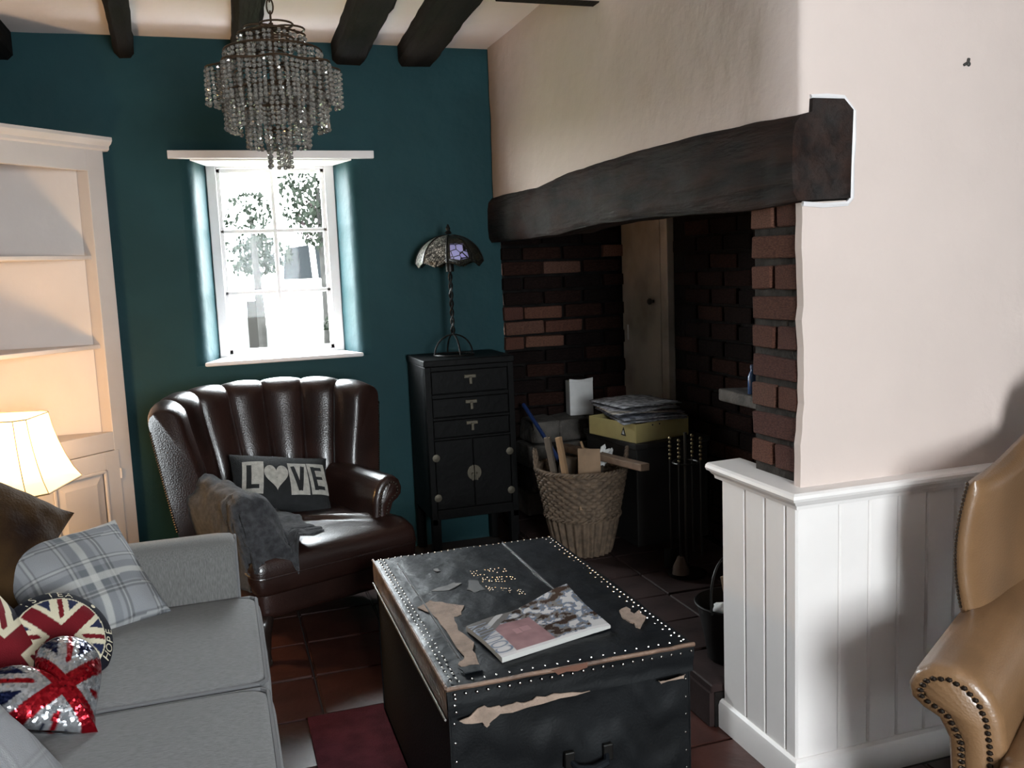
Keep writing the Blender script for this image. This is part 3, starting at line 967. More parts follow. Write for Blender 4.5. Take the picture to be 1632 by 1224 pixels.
hb = [heart_pt(2 * math.pi * k / 120) for k in range(120)]
HW, HT = 0.128, 0.085
CS, CRS, CN = srgb(178, 180, 184), srgb(150, 14, 28), srgb(16, 26, 62)
mb2 = MB(); cols = []
NQ = 46; NA = 200
hb2 = [heart_pt(2 * math.pi * k / NA) for k in range(NA)]
for sgn in (1, -1):
    rings = []
    for i in range(NQ):
        q = 1 - (i / (NQ - 1)) * 0.985
        rg = []
        for x, y in hb2:
            X, Y = x * q * HW, y * q * HW
            rg.append((X, Y, sgn * (0.004 + HT / 2 * (1 - q ** 2.4) ** 0.6)))
            cols.append(union_jack(X / (HW * 0.80), Y / (HW * 0.80) - .05, CN, CRS, CS, 0.36, 0.165, 0.20, 0.055))
        rings.append(rg)
    mb2.loft(rings, True, False)
ho = mb2.build('cushion', M_print('sequins', 0.25, sequin=True), smooth=True, angle=180, col=cols, fix=False)
ho.matrix_world = frame_mat((-0.372, 2.00, 0.530), (0.40, -0.52, 0.75), (-0.62, 0.50, 0.55))
tag(ho, 'heart shaped sequin cushion in red, silver and blue flag pattern', 'cushion')

# near grey cushion
gw = M('pale_grey_wool', (0.23, 0.23, 0.235), 0.95, var=0.15, vscale=30, bump=0.4, bscale=300, sheen=0.2)
def plaid2(x, y, s):
    c = plaid(x * 0.8 + .03, y * 0.8 + .1, s); g = np.array(srgb(150, 150, 153))
    return tuple(np.array(c) * 0.35 + g * 0.65)
cushion('cushion', 'pale grey check cushion nearest the camera at the bottom left corner', pillow_fn(0.44, 0.44, 0.16), wool,
        frame_mat((-0.505, 1.66, 0.575), (0.75, -0.18, 0.62), (-0.55, 0.2, 0.8)), plaid2, n=70, seed=5, wrinkle=0.008)
# ================================================================== LEATHER ARMCHAIRS
oxb = M('oxblood_leather', (0.021, 0.009, 0.007), 0.30, var=0.35, vscale=5, bump=0.08, bscale=190, bkind='voronoi', coat=0.25)
tan = M('tan_leather', (0.168, 0.092, 0.044), 0.38, var=0.18, vscale=5, bump=0.06, bscale=190, bkind='voronoi', coat=0.15)
nailm = M('antique_nail', (0.06, 0.045, 0.035), 0.35, metal=0.9)
dleg = M('dark_turned_wood', (0.016, 0.010, 0.008), 0.3)


def arm_profile(xs, zs):
    base = [(.25, .30), (.255, .50), (.262, .560), (.278, .605), (.305, .638), (.34, .655), (.378, .650), (.405, .628), (.417, .595), (.412, .565), (.392, .545), (.365, .530), (.348, .49), (.338, .30)]
    return [(x * xs, z * zs) for x, z in base]


def rolled_arm(par, side, mat, prof, y0, y1, nails=True, zb=None):
    """prof: outline seen from the front, outward positive; y0 front, y1 back"""
    cx = sum(p[0] for p in prof) / len(prof); cz = sum(p[1] for p in prof) / len(prof)
    pr = []
    for i in range(len(prof) - 1):           # finer outline
        a, b_ = prof[i], prof[i + 1]
        for k in range(3):
            pr.append((a[0] + (b_[0] - a[0]) * k / 3, a[1] + (b_[1] - a[1]) * k / 3))
    pr.append(prof[-1])
    N_ = len(pr)
    nr = []
    for i in range(N_):
        a = pr[max(i - 1, 0)]; b_ = pr[min(i + 1, N_ - 1)]
        t = Vector((b_[0] - a[0], b_[1] - a[1])).normalized(); nr.append((t.y, -t.x))   # inward
    sgn = 1 if (nr[N_ // 2][1] < 0) else -1
    def inset(d):
        return [(p[0] + n[0] * d * sgn, p[1] + n[1] * d * sgn) for p, n in zip(pr, nr)]
    rings = []
    for d, y in ((0.022, y0 - 0.006), (0.008, y0 - 0.004), (0.001, y0 + 0.008), (0.0, y0 + 0.02), (0.0, (y0 + y1) / 2), (0.004, y1)):
        rings.append([(side * x, y, z) for x, z in inset(d)])
    a = MB().loft(rings).build('arm', mat, par, smooth=True, angle=60)
    pa = inset(0.026)
    MB().loft([[(side * x, y0 - 0.004, z) for x, z in pa], [(side * x, y0 - 0.010, z) for x, z in inset(0.032)]]).build('arm_front_panel', mat, a, smooth=True, angle=50)
    if nails:
        mb = MB()
        pth = inset(0.024)
        acc = 0; last = None
        for i in range(N_ - 1):
            p, q = pth[i], pth[i + 1]
            ln = math.hypot(q[0] - p[0], q[1] - p[1]); 
            while acc <= ln:
                t = acc / max(ln, 1e-6)
                mb.stud((side * (p[0] + (q[0] - p[0]) * t), y0 - 0.007, p[1] + (q[1] - p[1]) * t), (0, -1, 0), 0.0058)
                acc += 0.0135
            acc -= ln
        tag(mb.build('nail_trim', nailm, a, smooth=True), kind='stuff')
    return a


def cabriole(par, x, y, h, sx, sy, mat):
    rings = []
    for t, r, o in ((1.0, .034, 0.0), (.85, .036, .010), (.65, .028, .012), (.40, .019, .002), (.18, .016, .004), (.08, .026, .016), (.02, .030, .020), (0.0, .024, .020)):
        rings.append([(x + sx * o + r * math.cos(k * math.pi / 5), y + sy * o + r * math.sin(k * math.pi / 5), t * h) for k in range(10)])
    return MB().loft(rings).build('leg', mat, par, smooth=True, angle=60)


# ---------------- dark barrel-back chair
bc = thing('armchair', 'dark brown leather armchair with a fluted barrel back, beside the window wall', 'armchair', (0.205, 3.69, 0), math.radians(20))
NF = 7
TH = math.radians(78)


def back_pt(u, s):
    """u -1..1 across, s 0..1 round the profile: up the front, over the top, down the back"""
    fl = abs(math.sin(math.pi * NF * (u + 1) / 2)) ** 0.55
    th = u * TH
    ztop = 0.935 - 0.035 * abs(u) ** 3
    rr = 0.048
    thick = 0.105
    if s < 0.5:                       # front
        t = s / 0.5; z = 0.30 + (ztop - rr - 0.30) * t; d = 0.0
        bul = 0.034 * fl * (0.35 + 0.65 * min(1, t * 2)) + 0.022 * math.sin(math.pi * min(1, t)) ** 2 * (0.5 + .5 * t)
    elif s < 0.75:                    # roll
        a = (s - 0.5) / 0.25 * math.pi; z = ztop - rr + rr * math.sin(a) + 0.014 * fl * math.sin(a); d = thick / 2 - thick / 2 * math.cos(a)
        bul = 0.034 * fl * max(0, math.cos(a / 2)) ** 2
    else:
        t = (s - 0.75) / 0.25; z = ztop - rr - (ztop - rr - 0.20) * t; d = thick; bul = 0
    v = (z - 0.30) / 0.64
    a_ = 0.300 + 0.095 * max(0, v) ** 0.8
    ybk = 0.20 + 0.13 * v
    wrap = 0.24 + 0.05 * v
    x = a_ * math.sin(th) / math.sin(TH); y = ybk - wrap * (1 - math.cos(th)) / (1 - math.cos(TH))
    nx, ny = math.sin(th), math.cos(th)
    off = d - bul
    return Vector((x + nx * off, y + ny * off, z))


NU, NS = 112, 40
mb = MB().grid(lambda a, b_: back_pt(2 * a - 1, b_), NU, NS)
capn = [back_pt(-1, j / NS) for j in range(NS + 1)]
for u in (-1, 1):
    c = [back_pt(u, j / NS) for j in range(NS + 1)]
    b0 = len(mb.v)
    mb.v += [tuple(p) for p in c]
    half = NS // 2
    for j in range(half):
        i, k = j, NS - j
        mb.f.append((b0 + i, b0 + i + 1, b0 + k - 1, b0 + k))
bk = mb.build('backrest', oxb, bc, smooth=True, angle=55, weld=True)
nm = MB()
for u in (-1.0, 1.0):
    for j in range(44):
        z = 0.46 + 0.42 * j / 43
        s = 0.75 + 0.25 * (0.887 - z) / (0.887 - 0.20)
        p = back_pt(u, max(0.76, min(1, s)))
        q = back_pt(u * 0.97, max(0.76, min(1, s)))
        d = (p - q).normalized()
        nm.stud(p + d * 0.001 - Vector((0, 0.0, 0)), d, 0.0052)
tag(nm.build('nail_trim', nailm, bk, smooth=True), kind='stuff')
# frame apron
softbox(-.300, .300, -.40, .28, 0.165, 0.31, 0.03).build('seat_frame', oxb, bc, smooth=True, angle=60)


# T-shaped seat cushion
def rounded(poly, r, n=4):
    out = []
    m = len(poly)
    for i in range(m):
        p0, p1, p2 = Vector(poly[i - 1]), Vector(poly[i]), Vector(poly[(i + 1) % m])
        a = (p0 - p1).normalized(); b_ = (p2 - p1).normalized()
        for k in range(n + 1):
            t = k / n
            q0 = p1 + a * r * (1 - t); q1 = p1 + b_ * r * t
            out.append(tuple(q0 * (1 - t) + q1 * t))
    return out


ol = rounded([(-.24, .26), (-.24, -.34), (-.335, -.34), (-.335, -.475), (.335, -.475), (.335, -.34), (.24, -.34), (.24, .26)], 0.045)
rings = []
cxy = (0.0, -0.16)
for sc_, z in ((0.90, .296), (0.965, .300), (0.99, .315), (1.0, .345), (1.0, .385), (0.985, .412), (0.955, .427), (0.88, .438), (0.7, .447), (0.45, .452), (0.2, .454), (0.02, .454)):
    rings.append([(cxy[0] + (x - cxy[0]) * sc_, cxy[1] + (y - cxy[1]) * sc_, z - 0.02 * max(0, -y - .40) / .08) for x, y in ol])
sc0 = MB().loft(rings).build('seat_cushion', oxb, bc, smooth=True, angle=70)
MB().tube([(cxy[0] + (x - cxy[0]) * 1.0, cxy[1] + (y - cxy[1]) * 1.0, .366 - 0.02 * max(0, -y - .40) / .08) for x, y in ol], 0.004, 6, closed=True).build('piping', oxb, sc0, smooth=True)
pb = arm_profile(0.835, 0.905)
for sd in (-1, 1):
    rolled_arm(bc, sd, oxb, pb, -0.345, 0.20)
for sx in (-1, 1):
    cabriole(bc, sx * .262, -.36, 0.18, sx, -1, dleg)
    MB().loft([[(sx * .25 + a * r, .25 + o + b_ * r, z) for a, b_ in ((-1, -1), (1, -1), (1, 1), (-1, 1))] for r, z, o in ((.016, 0, .05), (.026, .18, 0))]).build('leg', dleg, bc, bevel=.003)

# ---------------- throw over its left arm
thr = M('grey_wool_throw', (0.046, 0.046, 0.050), 0.95, spec=0.1, var=0.35, vscale=55, bump=0.5, bscale=330, sheen=0.15)
prof = [(-.075, .468), (-.13, .470), (-.185, .475), (-.215, .500), (-.228, .545), (-.245, .588), (-.275, .612), (-.305, .618), (-.335, .606), (-.355, .575), (-.362, .53), (-.360, .47), (-.352, .41), (-.345, .35), (-.34, .29)]


def throw_pt(a, b_):
    k = b_ * (len(prof) - 1); i = min(int(k), len(prof) - 2); q = k - i
    x = prof[i][0] * (1 - q) + prof[i + 1][0] * q; z = prof[i][1] * (1 - q) + prof[i + 1][1] * q
    ydg = 0.06 * math.sin(b_ * 5)
    if a < 0.62:
        y = 0.045 + ydg * 0.4 - (0.405 + 0.045) * (a / 0.62)
        drop = 0
    else:
        t = (a - 0.62) / 0.38
        w = min(1, max(0.0, (-x - .17) / .07))
        z0_ = z; y = -0.405 - 0.045 * math.sin(min(1, t * 2.2) * math.pi / 2) * w - (1 - w) * 0.085 * t
        z = z - w * t * 0.30 * (1 - 0.55 * min(1, max(0, (b_ - .62) / .2))) * (0.6 + 0.4 * min(1, (z - .3) / .3)) - (1 - w) * 0.01 * t
        x = x + 0.09 * t * w * (0.5 + 0.5 * math.sin(b_ * 9)) 
        if z < 0.37 and x < -.2: z = 0.37 + (z - 0.37) * 0.18
    n_ = fbm(a * 4.2 + 2, b_ * 3.6, 0.4)
    fold = 0.020 * n_ + 0.010 * math.sin(a * 13 + b_ * 9 + 2 * n_)
    up = min(1, max(0.15, (z - .2) / .3))
    return (x - (0.9 * fold if b_ > 0.6 else 0.1 * fold) + 0.03 * fbm(a * 3, b_ * 3, 7) * (a > .5), y - abs(fold) * (a > 0.6) * 0.8, z + abs(fold) * up + 0.006)


to = MB().grid(throw_pt, 70, 60).build('throw_blanket', thr, smooth=True, angle=180)
to.location = bc.location; to.rotation_euler = bc.rotation_euler
sm = to.modifiers.new('thickness', 'SOLIDIFY'); sm.thickness = 0.008; sm.offset = 1.0
tag(to, 'grey woollen throw blanket draped over the left arm of the dark leather chair', 'blanket')

# ---------------- LOVE cushion
lw, lh, lt = 0.40, 0.25, 0.12
lfn = pillow_fn(lw, lh, lt, 0.06)
blk = M('black_canvas', (0.012, 0.013, 0.014), 0.9, var=0.2, vscale=40, bump=0.3, bscale=300)
cots = M('off_white_cotton', (0.42, 0.40, 0.36), 0.9, var=0.15, vscale=60, bump=0.3, bscale=300)
lc = cushion('cushion', 'black cushion with white patches spelling love, on the dark leather chair', lfn, blk,
             frame_mat((0.195, 3.665, 0.560), (0.26, -0.74, 0.62), (0.08, 0.45, 0.9)), n=40, seed=9, wrinkle=0.006)


def on_pillow(x, y, lift):
    # invert the small edge pinch approximately
    u = x / (lw / 2); v = y / (lh / 2)
    X, Y, Z = lfn(max(-1, min(1, u)), max(-1, min(1, v)), 1)
    return (x, y, Z + 0.006 * fbm(x * 7 + 9, y * 7, 1) + lift)


def patch(cx, cy, w, h, rot, lift=0.0025):
    mb = MB()
    c_, s_ = math.cos(rot), math.sin(rot)
    mb.grid(lambda a, b_: on_pillow(cx + ((a - .5) * w) * c_ - ((b_ - .5) * h) * s_, cy + ((a - .5) * w) * s_ + ((b_ - .5) * h) * c_, lift), 8, 10)
    return mb


def bars(segs, cx, cy, w, h, rot, lift=0.0042):
    mb = MB()
    c_, s_ = math.cos(rot), math.sin(rot)
    for (xa, ya), (xb, yb), th_ in segs:
        d = Vector((xb - xa, (yb - ya) * h / w)).normalized(); nx, ny = -d.y * th_ / 2, d.x * th_ / 2 * w / h

        def f(a, b_):
            q = b_ * 2 - 1
            X = (xa + (xb - xa) * a + nx * q) * w; Y = (ya + (yb - ya) * a + ny * q) * h
            return on_pillow(cx + X * c_ - Y * s_, cy + X * s_ + Y * c_, lift)
        mb.grid(f, 10, 3)
    return mb


LET = {'L': [((-.22, .40), (-.22, -.40), .26), ((-.34, -.33), (.32, -.33), .24)],
       'V': [((-.30, .42), (0, -.42), .24), ((.30, .42), (0, -.42), .24)],
       'E': [((-.24, .42), (-.24, -.42), .24), ((-.3, .34), (.32, .34), .22), ((-.3, 0), (.26, 0), .20), ((-.3, -.34), (.32, -.34), .22)]}
for ch, cx, cy, rot in (('L', -.125, .0, -.06), ('V', .055, -.005, .06), ('E', .138, .003, .10)):
    p_ = patch(cx, cy, 0.078, 0.140, rot).build('letter_patch', cots, lc, smooth=True, angle=180, fix=False)
    bars(LET[ch], cx, cy, 0.070, 0.128, rot).build('letter', blk, p_, smooth=True, angle=180, fix=False)
mb = MB()
hp = [heart_pt(2 * math.pi * k / 40) for k in range(40)]
rings = [[on_pillow(-.036 + x * q * .048, -.008 + y * q * .058, 0.004) for x, y in hp] for q in (1, .75, .5, .25, .03)]
mb.loft(rings, True, False).build('heart_patch', cots, lc, smooth=True, angle=180, fix=False)

# ---------------- tan wing chair at the right
tw = thing('armchair', 'tan leather wing chair with studded rolled arms at the right edge', 'armchair', (1.835, 1.222, 0), math.radians(-57))
tw.scale = (1.1, 1.1, 0.95)
softbox(-.33, .33, -.385, .36, 0.17, 0.34, 0.03).build('seat_frame', tan, tw, smooth=True, angle=60)
softbox(-.265, .265, -.43, .26, 0.33, 0.475, 0.045, 0.015).build('seat_cushion', tan, tw, smooth=True, angle=60)
pa_ = arm_profile(1.0, 0.936)
for sd in (-1, 1):
    rolled_arm(tw, sd, tan, pa_, -0.36, 0.24)
# back
rings = []
for t in [k / 14 for k in range(15)]:
    z = 0.30 + 0.84 * t
    w = 0.362 - 0.01 * t - (0.10 * max(0, (t - .86) / .14) ** 2.2)
    y = 0.25 + 0.085 * t; th_ = 0.13 - 0.02 * t
    if t > 0.95: th_ *= 0.55
    m_ = 28
    rg = []
    for k in range(m_):
        a = 2 * math.pi * k / m_; e = 0.35
        c_, s_ = math.cos(a), math.sin(a)
        rg.append((w * math.copysign(abs(c_) ** e, c_), y + th_ / 2 + th_ / 2 * math.copysign(abs(s_) ** 0.7, s_) - 0.02 * math.cos(c_ * math.pi / 2), z))
    rings.append(rg)
MB().loft(rings).build('backrest', tan, tw, smooth=True, angle=60)
# wings
for sd in (-1, 1):
    rings = []
    LV = 22
    for i in range(LV + 1):
        t = i / LV
        rg = []
        m_ = 36
        sh_ = 1.0 if t < 0.93 else max(0.25, math.sqrt(max(0, 1 - ((t - 0.93) / 0.07) ** 2)))
        for k in range(m_):
            a = 2 * math.pi * k / m_
            c_, s_ = math.cos(a), math.sin(a)
            yy = 0.165 + 0.205 * math.copysign(abs(c_) ** 0.55, c_)        # front (-) to back (+)
            fr = (yy - 0.37) / -0.41                                        # 0 back .. 1 front
            xx = 0.335 + 0.045 * fr + 0.020 * math.sin(t * math.pi) * fr + 0.032 * sh_ * math.copysign(abs(s_) ** 0.8, s_) * (0.75 + 0.25 * fr)
            ztp = 0.918 + 0.02 * (1 - fr) + 0.11 * max(0, 0.55 - fr) ** 1.2
            zz = 0.55 + (ztp - 0.55) * t
            yo = -0.018 * math.sin(t * math.pi * 0.9) * fr
            rg.append((sd * xx, yy + yo, zz))
        rings.append(rg)
    wg = MB().loft(rings).build('wing', tan, tw, smooth=True, angle=60)
    nm = MB()
    for i in range(32):
        t = 0.16 + 0.80 * i / 31
        fr = 1.0
        xx = 0.335 + 0.045 + 0.020 * math.sin(t * math.pi) + 0.010
        zz = 0.55 + (0.925 - 0.55) * t
        nm.stud((sd * xx, -0.036 - 0.018 * math.sin(t * math.pi * .9), zz), (sd * 0.75, -0.65, 0), 0.0055)
    tag(nm.build('nail_trim', nailm, wg, smooth=True), kind='stuff')
for sx in (-1, 1):
    cabriole(tw, sx * .29, -.34, 0.18, sx, -1, dleg)
    MB().loft([[(sx * .27 + a * r, .30 + o + b_ * r, z) for a, b_ in ((-1, -1), (1, -1), (1, 1), (-1, 1))] for r, z, o in ((.016, 0, .05), (.026, .18, 0))]).build('leg', dleg, tw, bevel=.003)
# ================================================================== TALL BLACK CABINET
lac = M('black_lacquer', (0.0026, 0.0024, 0.0024), 0.5, spec=0.10, var=0.3, vscale=6, bump=0.08, bscale=40)
brs = M('dull_brass', (0.085, 0.072, 0.052), 0.5, metal=0.6)
CX0, CX1, CY0, CY1, CZ = 0.885, 1.312, 4.03, 4.405, 0.977
ca = thing('cabinet', 'tall narrow black lacquered cabinet with brass fittings against the teal wall', 'cabinet', ((CX0 + CX1) / 2, CY0, 0), 0)
hw = (CX1 - CX0) / 2; dp = CY1 - CY0
MB().bb(-hw, hw, 0.012, dp, 0.225, 0.945).build('body', lac, ca, bevel=0.004)
MB().bb(-hw - .006, hw + .006, -0.006, dp, 0.945, CZ).build('top', lac, ca, bevel=0.005)
mb = MB()
mb.bb(-hw, -hw + .028, 0, .03, 0.2, .945).bb(hw - .028, hw, 0, .03, 0.2, .945)
for z0, z1 in ((.925, .945), (.797, .815), (.694, .706), (.600, .610), (.225, .27)):
    mb.bb(-hw + .028, hw - .028, 0, .03, z0, z1)
mb.build('front_frame', lac, ca, bevel=0.002)
for sx in (-1, 1):
    for y in (0.0, dp - .04):
        MB().loft([[(sx * (hw - .021) + a * .021, y + .02 + b_ * .02, z) for a, b_ in ((-1, -1), (1, -1), (1, 1), (-1, 1))] for z in (0.0, 0.23)]).build('leg', lac, ca, bevel=.003)


def t_pull(par, z):
    MB().bb(-.028, .028, -.004, 0.010, z + .006, z + .022).build('pull_plate', brs, par, bevel=.002)
    MB().loft([[(x, y - .007, zz) for x, y in ((-.007, -.004), (.007, -.004), (.007, .004), (-.007, .004))] for zz in (z + .012, z - .022)]).build('pull', brs, par, bevel=.002)


for z0, z1 in ((.815, .925), (.706, .797), (.610, .694)):
    d = MB().bb(-hw + .030, hw - .030, .004, .03, z0 + .002, z1 - .002).build('drawer', lac, ca, bevel=.004)
    t_pull(d, (z0 + z1) / 2 + .008)
for sx in (-1, 1):
    d = MB().bb(min(0, sx) * (hw - .030) + (.001 if sx > 0 else 0), max(0, sx) * (hw - .030) - (.001 if sx < 0 else 0), .004, .03, .272, .598).build('door', lac, ca, bevel=.004)
    # half of the round lock plate
    pts = [(sx * (.0015 + .033 * math.sin(math.pi * k / 14)), .435 + .036 * math.cos(math.pi * k / 14)) for k in range(15)]
    MB().prism(pts, -.003, .006, 'y').build('lock_plate', brs, d, bevel=.0015)
    MB().lathe([(.004, 0), (.005, .006), (.003, .010)], 8).build('knob', brs, d, loc=(sx * .011, -.002, .432), rot=(math.radians(90), 0, 0))
    MB().loft([[(sx * .011 + a, -.008 + b_, z) for a, b_ in ((-.005, -.002), (.005, -.002), (.005, .002), (-.005, .002))] for z in (.428, .398)]).build('pull', brs, d, bevel=.002)
    for hz in (.33, .52):
        MB().lathe([(.018, 0), (.018, .003), (.006, .005)], 14).build('hinge_plate', brs, d, loc=(sx * (hw - .034), .003, hz), rot=(math.radians(90), 0, 0), smooth=True)

# ================================================================== STAINED GLASS LAMP
iron = M('black_iron', (0.012, 0.011, 0.010), 0.45, metal=0.6)
gl = thing('table_lamp', 'unlit leaded glass dome lamp on a twisted iron stem, on the black cabinet', 'lamp', (1.070, 4.20, CZ), 0)
mb = MB()
mb.tube([(.095 * math.cos(a), .095 * math.sin(a), .006) for a in np.linspace(0, 2 * math.pi, 33)[:-1]], .0045, 6, closed=True)
for k in range(2):
    a0 = math.radians(4 + 90 * k)
    mb.tube([(.095 * math.cos(t) * math.cos(a0), .095 * math.cos(t) * math.sin(a0), .006 + .095 * math.sin(t)) for t in np.linspace(0, math.pi, 19)], .0042, 6)
mb.build('base', iron, gl, smooth=True)
mb = MB()
for k in range(2):
    mb.tube([(.0065 * math.cos(z * 75 + k * math.pi), .0065 * math.sin(z * 75 + k * math.pi), z) for z in np.linspace(.10, .44, 60)], .0055, 6)
mb.build('stem', iron, gl, smooth=True)
MB().lathe([(.012, .575), (.018, .583), (.008, .592), (.012, .603), (.003, .622)], 12).build('finial', iron, gl, smooth=True)
MB().lathe([(.02, .40), (.02, .47), (.012, .49)], 12).build('bulb_holder', iron, gl, smooth=True)


def leaded(name, c1, c2, scale=90, lead=0.10, emis=0.0):
    m, nt, b, N, L = nodes_of(name)
    tc = N('ShaderNodeTexCoord'); v = N('ShaderNodeTexVoronoi'); v.feature = 'DISTANCE_TO_EDGE'; v.inputs['Scale'].default_value = scale
    v2 = N('ShaderNodeTexVoronoi'); v2.inputs['Scale'].default_value = scale
    L(tc.outputs['Object'], v.inputs['Vector']); L(tc.outputs['Object'], v2.inputs['Vector'])
    r = N('ShaderNodeValToRGB'); r.color_ramp.interpolation = 'CONSTANT'
    r.color_ramp.elements[0].color = (0.008, 0.008, 0.008, 1); r.color_ramp.elements[1].position = lead; r.color_ramp.elements[1].color = (1, 1, 1, 1)
    L(v.outputs['Distance'], r.inputs['Fac'])
    sp_ = N('ShaderNodeSeparateColor'); L(v2.outputs['Color'], sp_.inputs['Color'])
    mx = N('ShaderNodeMix'); mx.data_type = 'RGBA'; mx.inputs['A'].default_value = (*c1, 1); mx.inputs['B'].default_value = (*c2, 1)
    L(sp_.outputs['Red'], mx.inputs['Factor'])
    mu = N('ShaderNodeMix'); mu.data_type = 'RGBA'; mu.blend_type = 'MULTIPLY'; mu.inputs['Factor'].default_value = 1.0
    L(mx.outputs['Result'], mu.inputs['A']); L(r.outputs['Color'], mu.inputs['B'])
    L(mu.outputs['Result'], b.inputs['Base Color'])
    b.inputs['Roughness'].default_value = 0.3
    return m


dg = leaded('dark_leaded_glass', (0.02, 0.022, 0.02), (0.05, 0.045, 0.03))
cg = leaded('cream_leaded_glass', (0.03, 0.03, 0.025), (0.50, 0.48, 0.42), 95, 0.10)
lg = leaded('lavender_leaded_glass', (0.40, 0.36, 0.72), (0.50, 0.48, 0.80), 34, 0.06)
NP = 8
for k in range(NP):
    a0 = 2 * math.pi * (k - 0.5) / NP + math.radians(-90 + 4); a1 = a0 + 2 * math.pi / NP

    def dome(u, v):
        a = a0 + (a1 - a0) * u
        ph = math.radians(8 + 74 * v)
        r = .163 * math.sin(ph) ** 0.95; z = .440 + .150 * math.cos(ph) - (0.022 * (1 - abs(2 * u - 1)) ** 1.3 * (v > .80) * ((v - .8) / .2))
        flat = 1 - 0.05 * math.sin(math.pi * u)
        return (r * flat * math.cos(a), r * flat * math.sin(a), z - 0.018)
    kind = {0: lg, 7: cg, 6: cg}.get(k, dg)
    pn = MB().grid(dome, 8, 10).build('shade_panel', dg if k == 0 else kind, gl, smooth=True, angle=180)
    pn.modifiers.new('thickness', 'SOLIDIFY').thickness = 0.003
    if k == 0:
        def pane_(u, v):
            x, y, z = dome(0.14 + 0.72 * u, 0.50 + 0.40 * v)
            return (x * 1.025, y * 1.025, z)
        pp = MB().grid(pane_, 6, 6).build('glass_pane', lg, pn, smooth=True, angle=180)
        pp.modifiers.new('thickness', 'SOLIDIFY').thickness = 0.003
    rb_ = MB().tube([dome(0, v) for v in np.linspace(0, 1, 14)], .004, 6).build('shade_rib', iron, gl, smooth=True)

# ================================================================== CHANDELIER
gm = M('crystal_bead', (0.40, 0.37, 0.335), 0.05, spec=0.9)
b = gm.node_tree.nodes['Principled BSDF']; b.inputs['Transmission Weight'].default_value = 0.70; b.inputs['IOR'].default_value = 1.5
agm = M('aged_bronze', (0.070, 0.042, 0.024), 0.5, metal=0.7)
ch = thing('chandelier', 'tiered waterfall chandelier of clear beads hanging on a chain before the window', 'chandelier', (0.200, 2.60, 0), 0)


def bead_string(nb, r=0.0061, gap=0.0122):
    bm = bmesh.new()
    for i in range(nb):
        bmesh.ops.create_icosphere(bm, subdivisions=1, radius=r * (1.0 if i < nb - 1 else 1.15), matrix=Matrix.Translation((0, 0, -gap * (i + 0.6))) @ Euler((i * 1.1, i * .7, i * .4)).to_matrix().to_4x4())
    me = bpy.data.meshes.new('bead_string'); bm.to_mesh(me); bm.free(); me.materials.append(gm)
    return me


rc = random.Random(21)
tiers = [  # radius, z ring, beads, count, lobes, lobe depth
    (0.080, 2.030, 4, 26, 4, 0.10), (0.128, 1.985, 5, 44, 0, 0), (0.164, 1.940, 8, 60, 8, 0.08), (0.134, 1.876, 8, 46, 0, 0),
    (0.080, 1.832, 8, 30, 4, 0.05), (0.030, 1.778, 8, 11, 0, 0), (0.105, 1.925, 7, 34, 0, 0), (0.055, 1.90, 7, 14, 0, 0)]
for R_, z, nb, cnt, lb_, ld in tiers:
    me = bead_string(nb)
    ringp = []
    for a in np.linspace(0, 2 * math.pi, 65)[:-1]:
        r_ = R_ * (1 + ld * math.cos(lb_ * a))
        ringp.append((r_ * math.cos(a), r_ * math.sin(a), z))
    MB().tube(ringp, 0.0030, 5, closed=True).build('tier_ring', agm, ch, smooth=True)
    for k in range(cnt):
        a = 2 * math.pi * (k + 0.5 * (rc.random() - .5)) / cnt
        r_ = R_ * (1 + ld * math.cos(lb_ * a))
        o = bpy.data.objects.new('bead_string', me); link(o, ch)
        o.location = (r_ * math.cos(a), r_ * math.sin(a), z - rc.uniform(0, .004)); o.rotation_euler = (rc.uniform(-.04, .04), rc.uniform(-.04, .04), rc.uniform(0, 6.28))
# open crown hoops and the spokes that carry the rings
mb = MB()
for cx_, cy_ in ((-.028, 0), (.044, 0.0), (0.01, .045), (0.01, -.045)):
    for dz in (2.045, 2.008):
        mb.tube([(cx_ + .043 * math.cos(a), cy_ + .043 * math.sin(a), dz) for a in np.linspace(0, 2 * math.pi, 25)[:-1]], .0028, 5, closed=True)
mb.build('crown', agm, ch, smooth=True)
mb = MB()
mb.tube([(0, 0, 1.79), (0, 0, 2.06)], .006, 8)
for R_, z, *_ in tiers:
    for k in range(4):
        a = math.pi / 4 + k * math.pi / 2
        mb.tube([(0, 0, z + .012), (R_ * math.cos(a), R_ * math.sin(a), z)], .0022, 5)
mb.build('frame', agm, ch, smooth=True)
z = 2.055; k = 0
while z < ZC - 0.02:
    l = [(.0085 * math.cos(a) * (1 if k % 2 else 0.0), .0085 * math.cos(a) * (0.0 if k % 2 else 1), z + .016 + .0195 * math.sin(a)) for a in np.linspace(0, 2 * math.pi, 17)[:-1]]
    MB().tube(l, .0024, 6, closed=True).build('chain_link', agm, ch, smooth=True)
    z += .0315; k += 1
MB().lathe([(.004, 0), (.03, .012), (.042, .026), (.042, .03)], 16).build('ceiling_rose', agm, ch, loc=(0, 0, ZC - .036 - 0.10), smooth=True)

# ================================================================== RUG, TRUNK, MAGAZINE
rgm = M('crimson_rug', (0.062, 0.013, 0.018), 0.95, spec=0.08, var=0.25, vscale=14, bump=0.5, bscale=240)
rg = MB().bb(0.174, 0.97, 1.25, 2.765, 0.001, 0.010).build('rug', rgm, bevel=0.003)
tag(rg, 'plain crimson rug lying under the black trunk', 'rug')

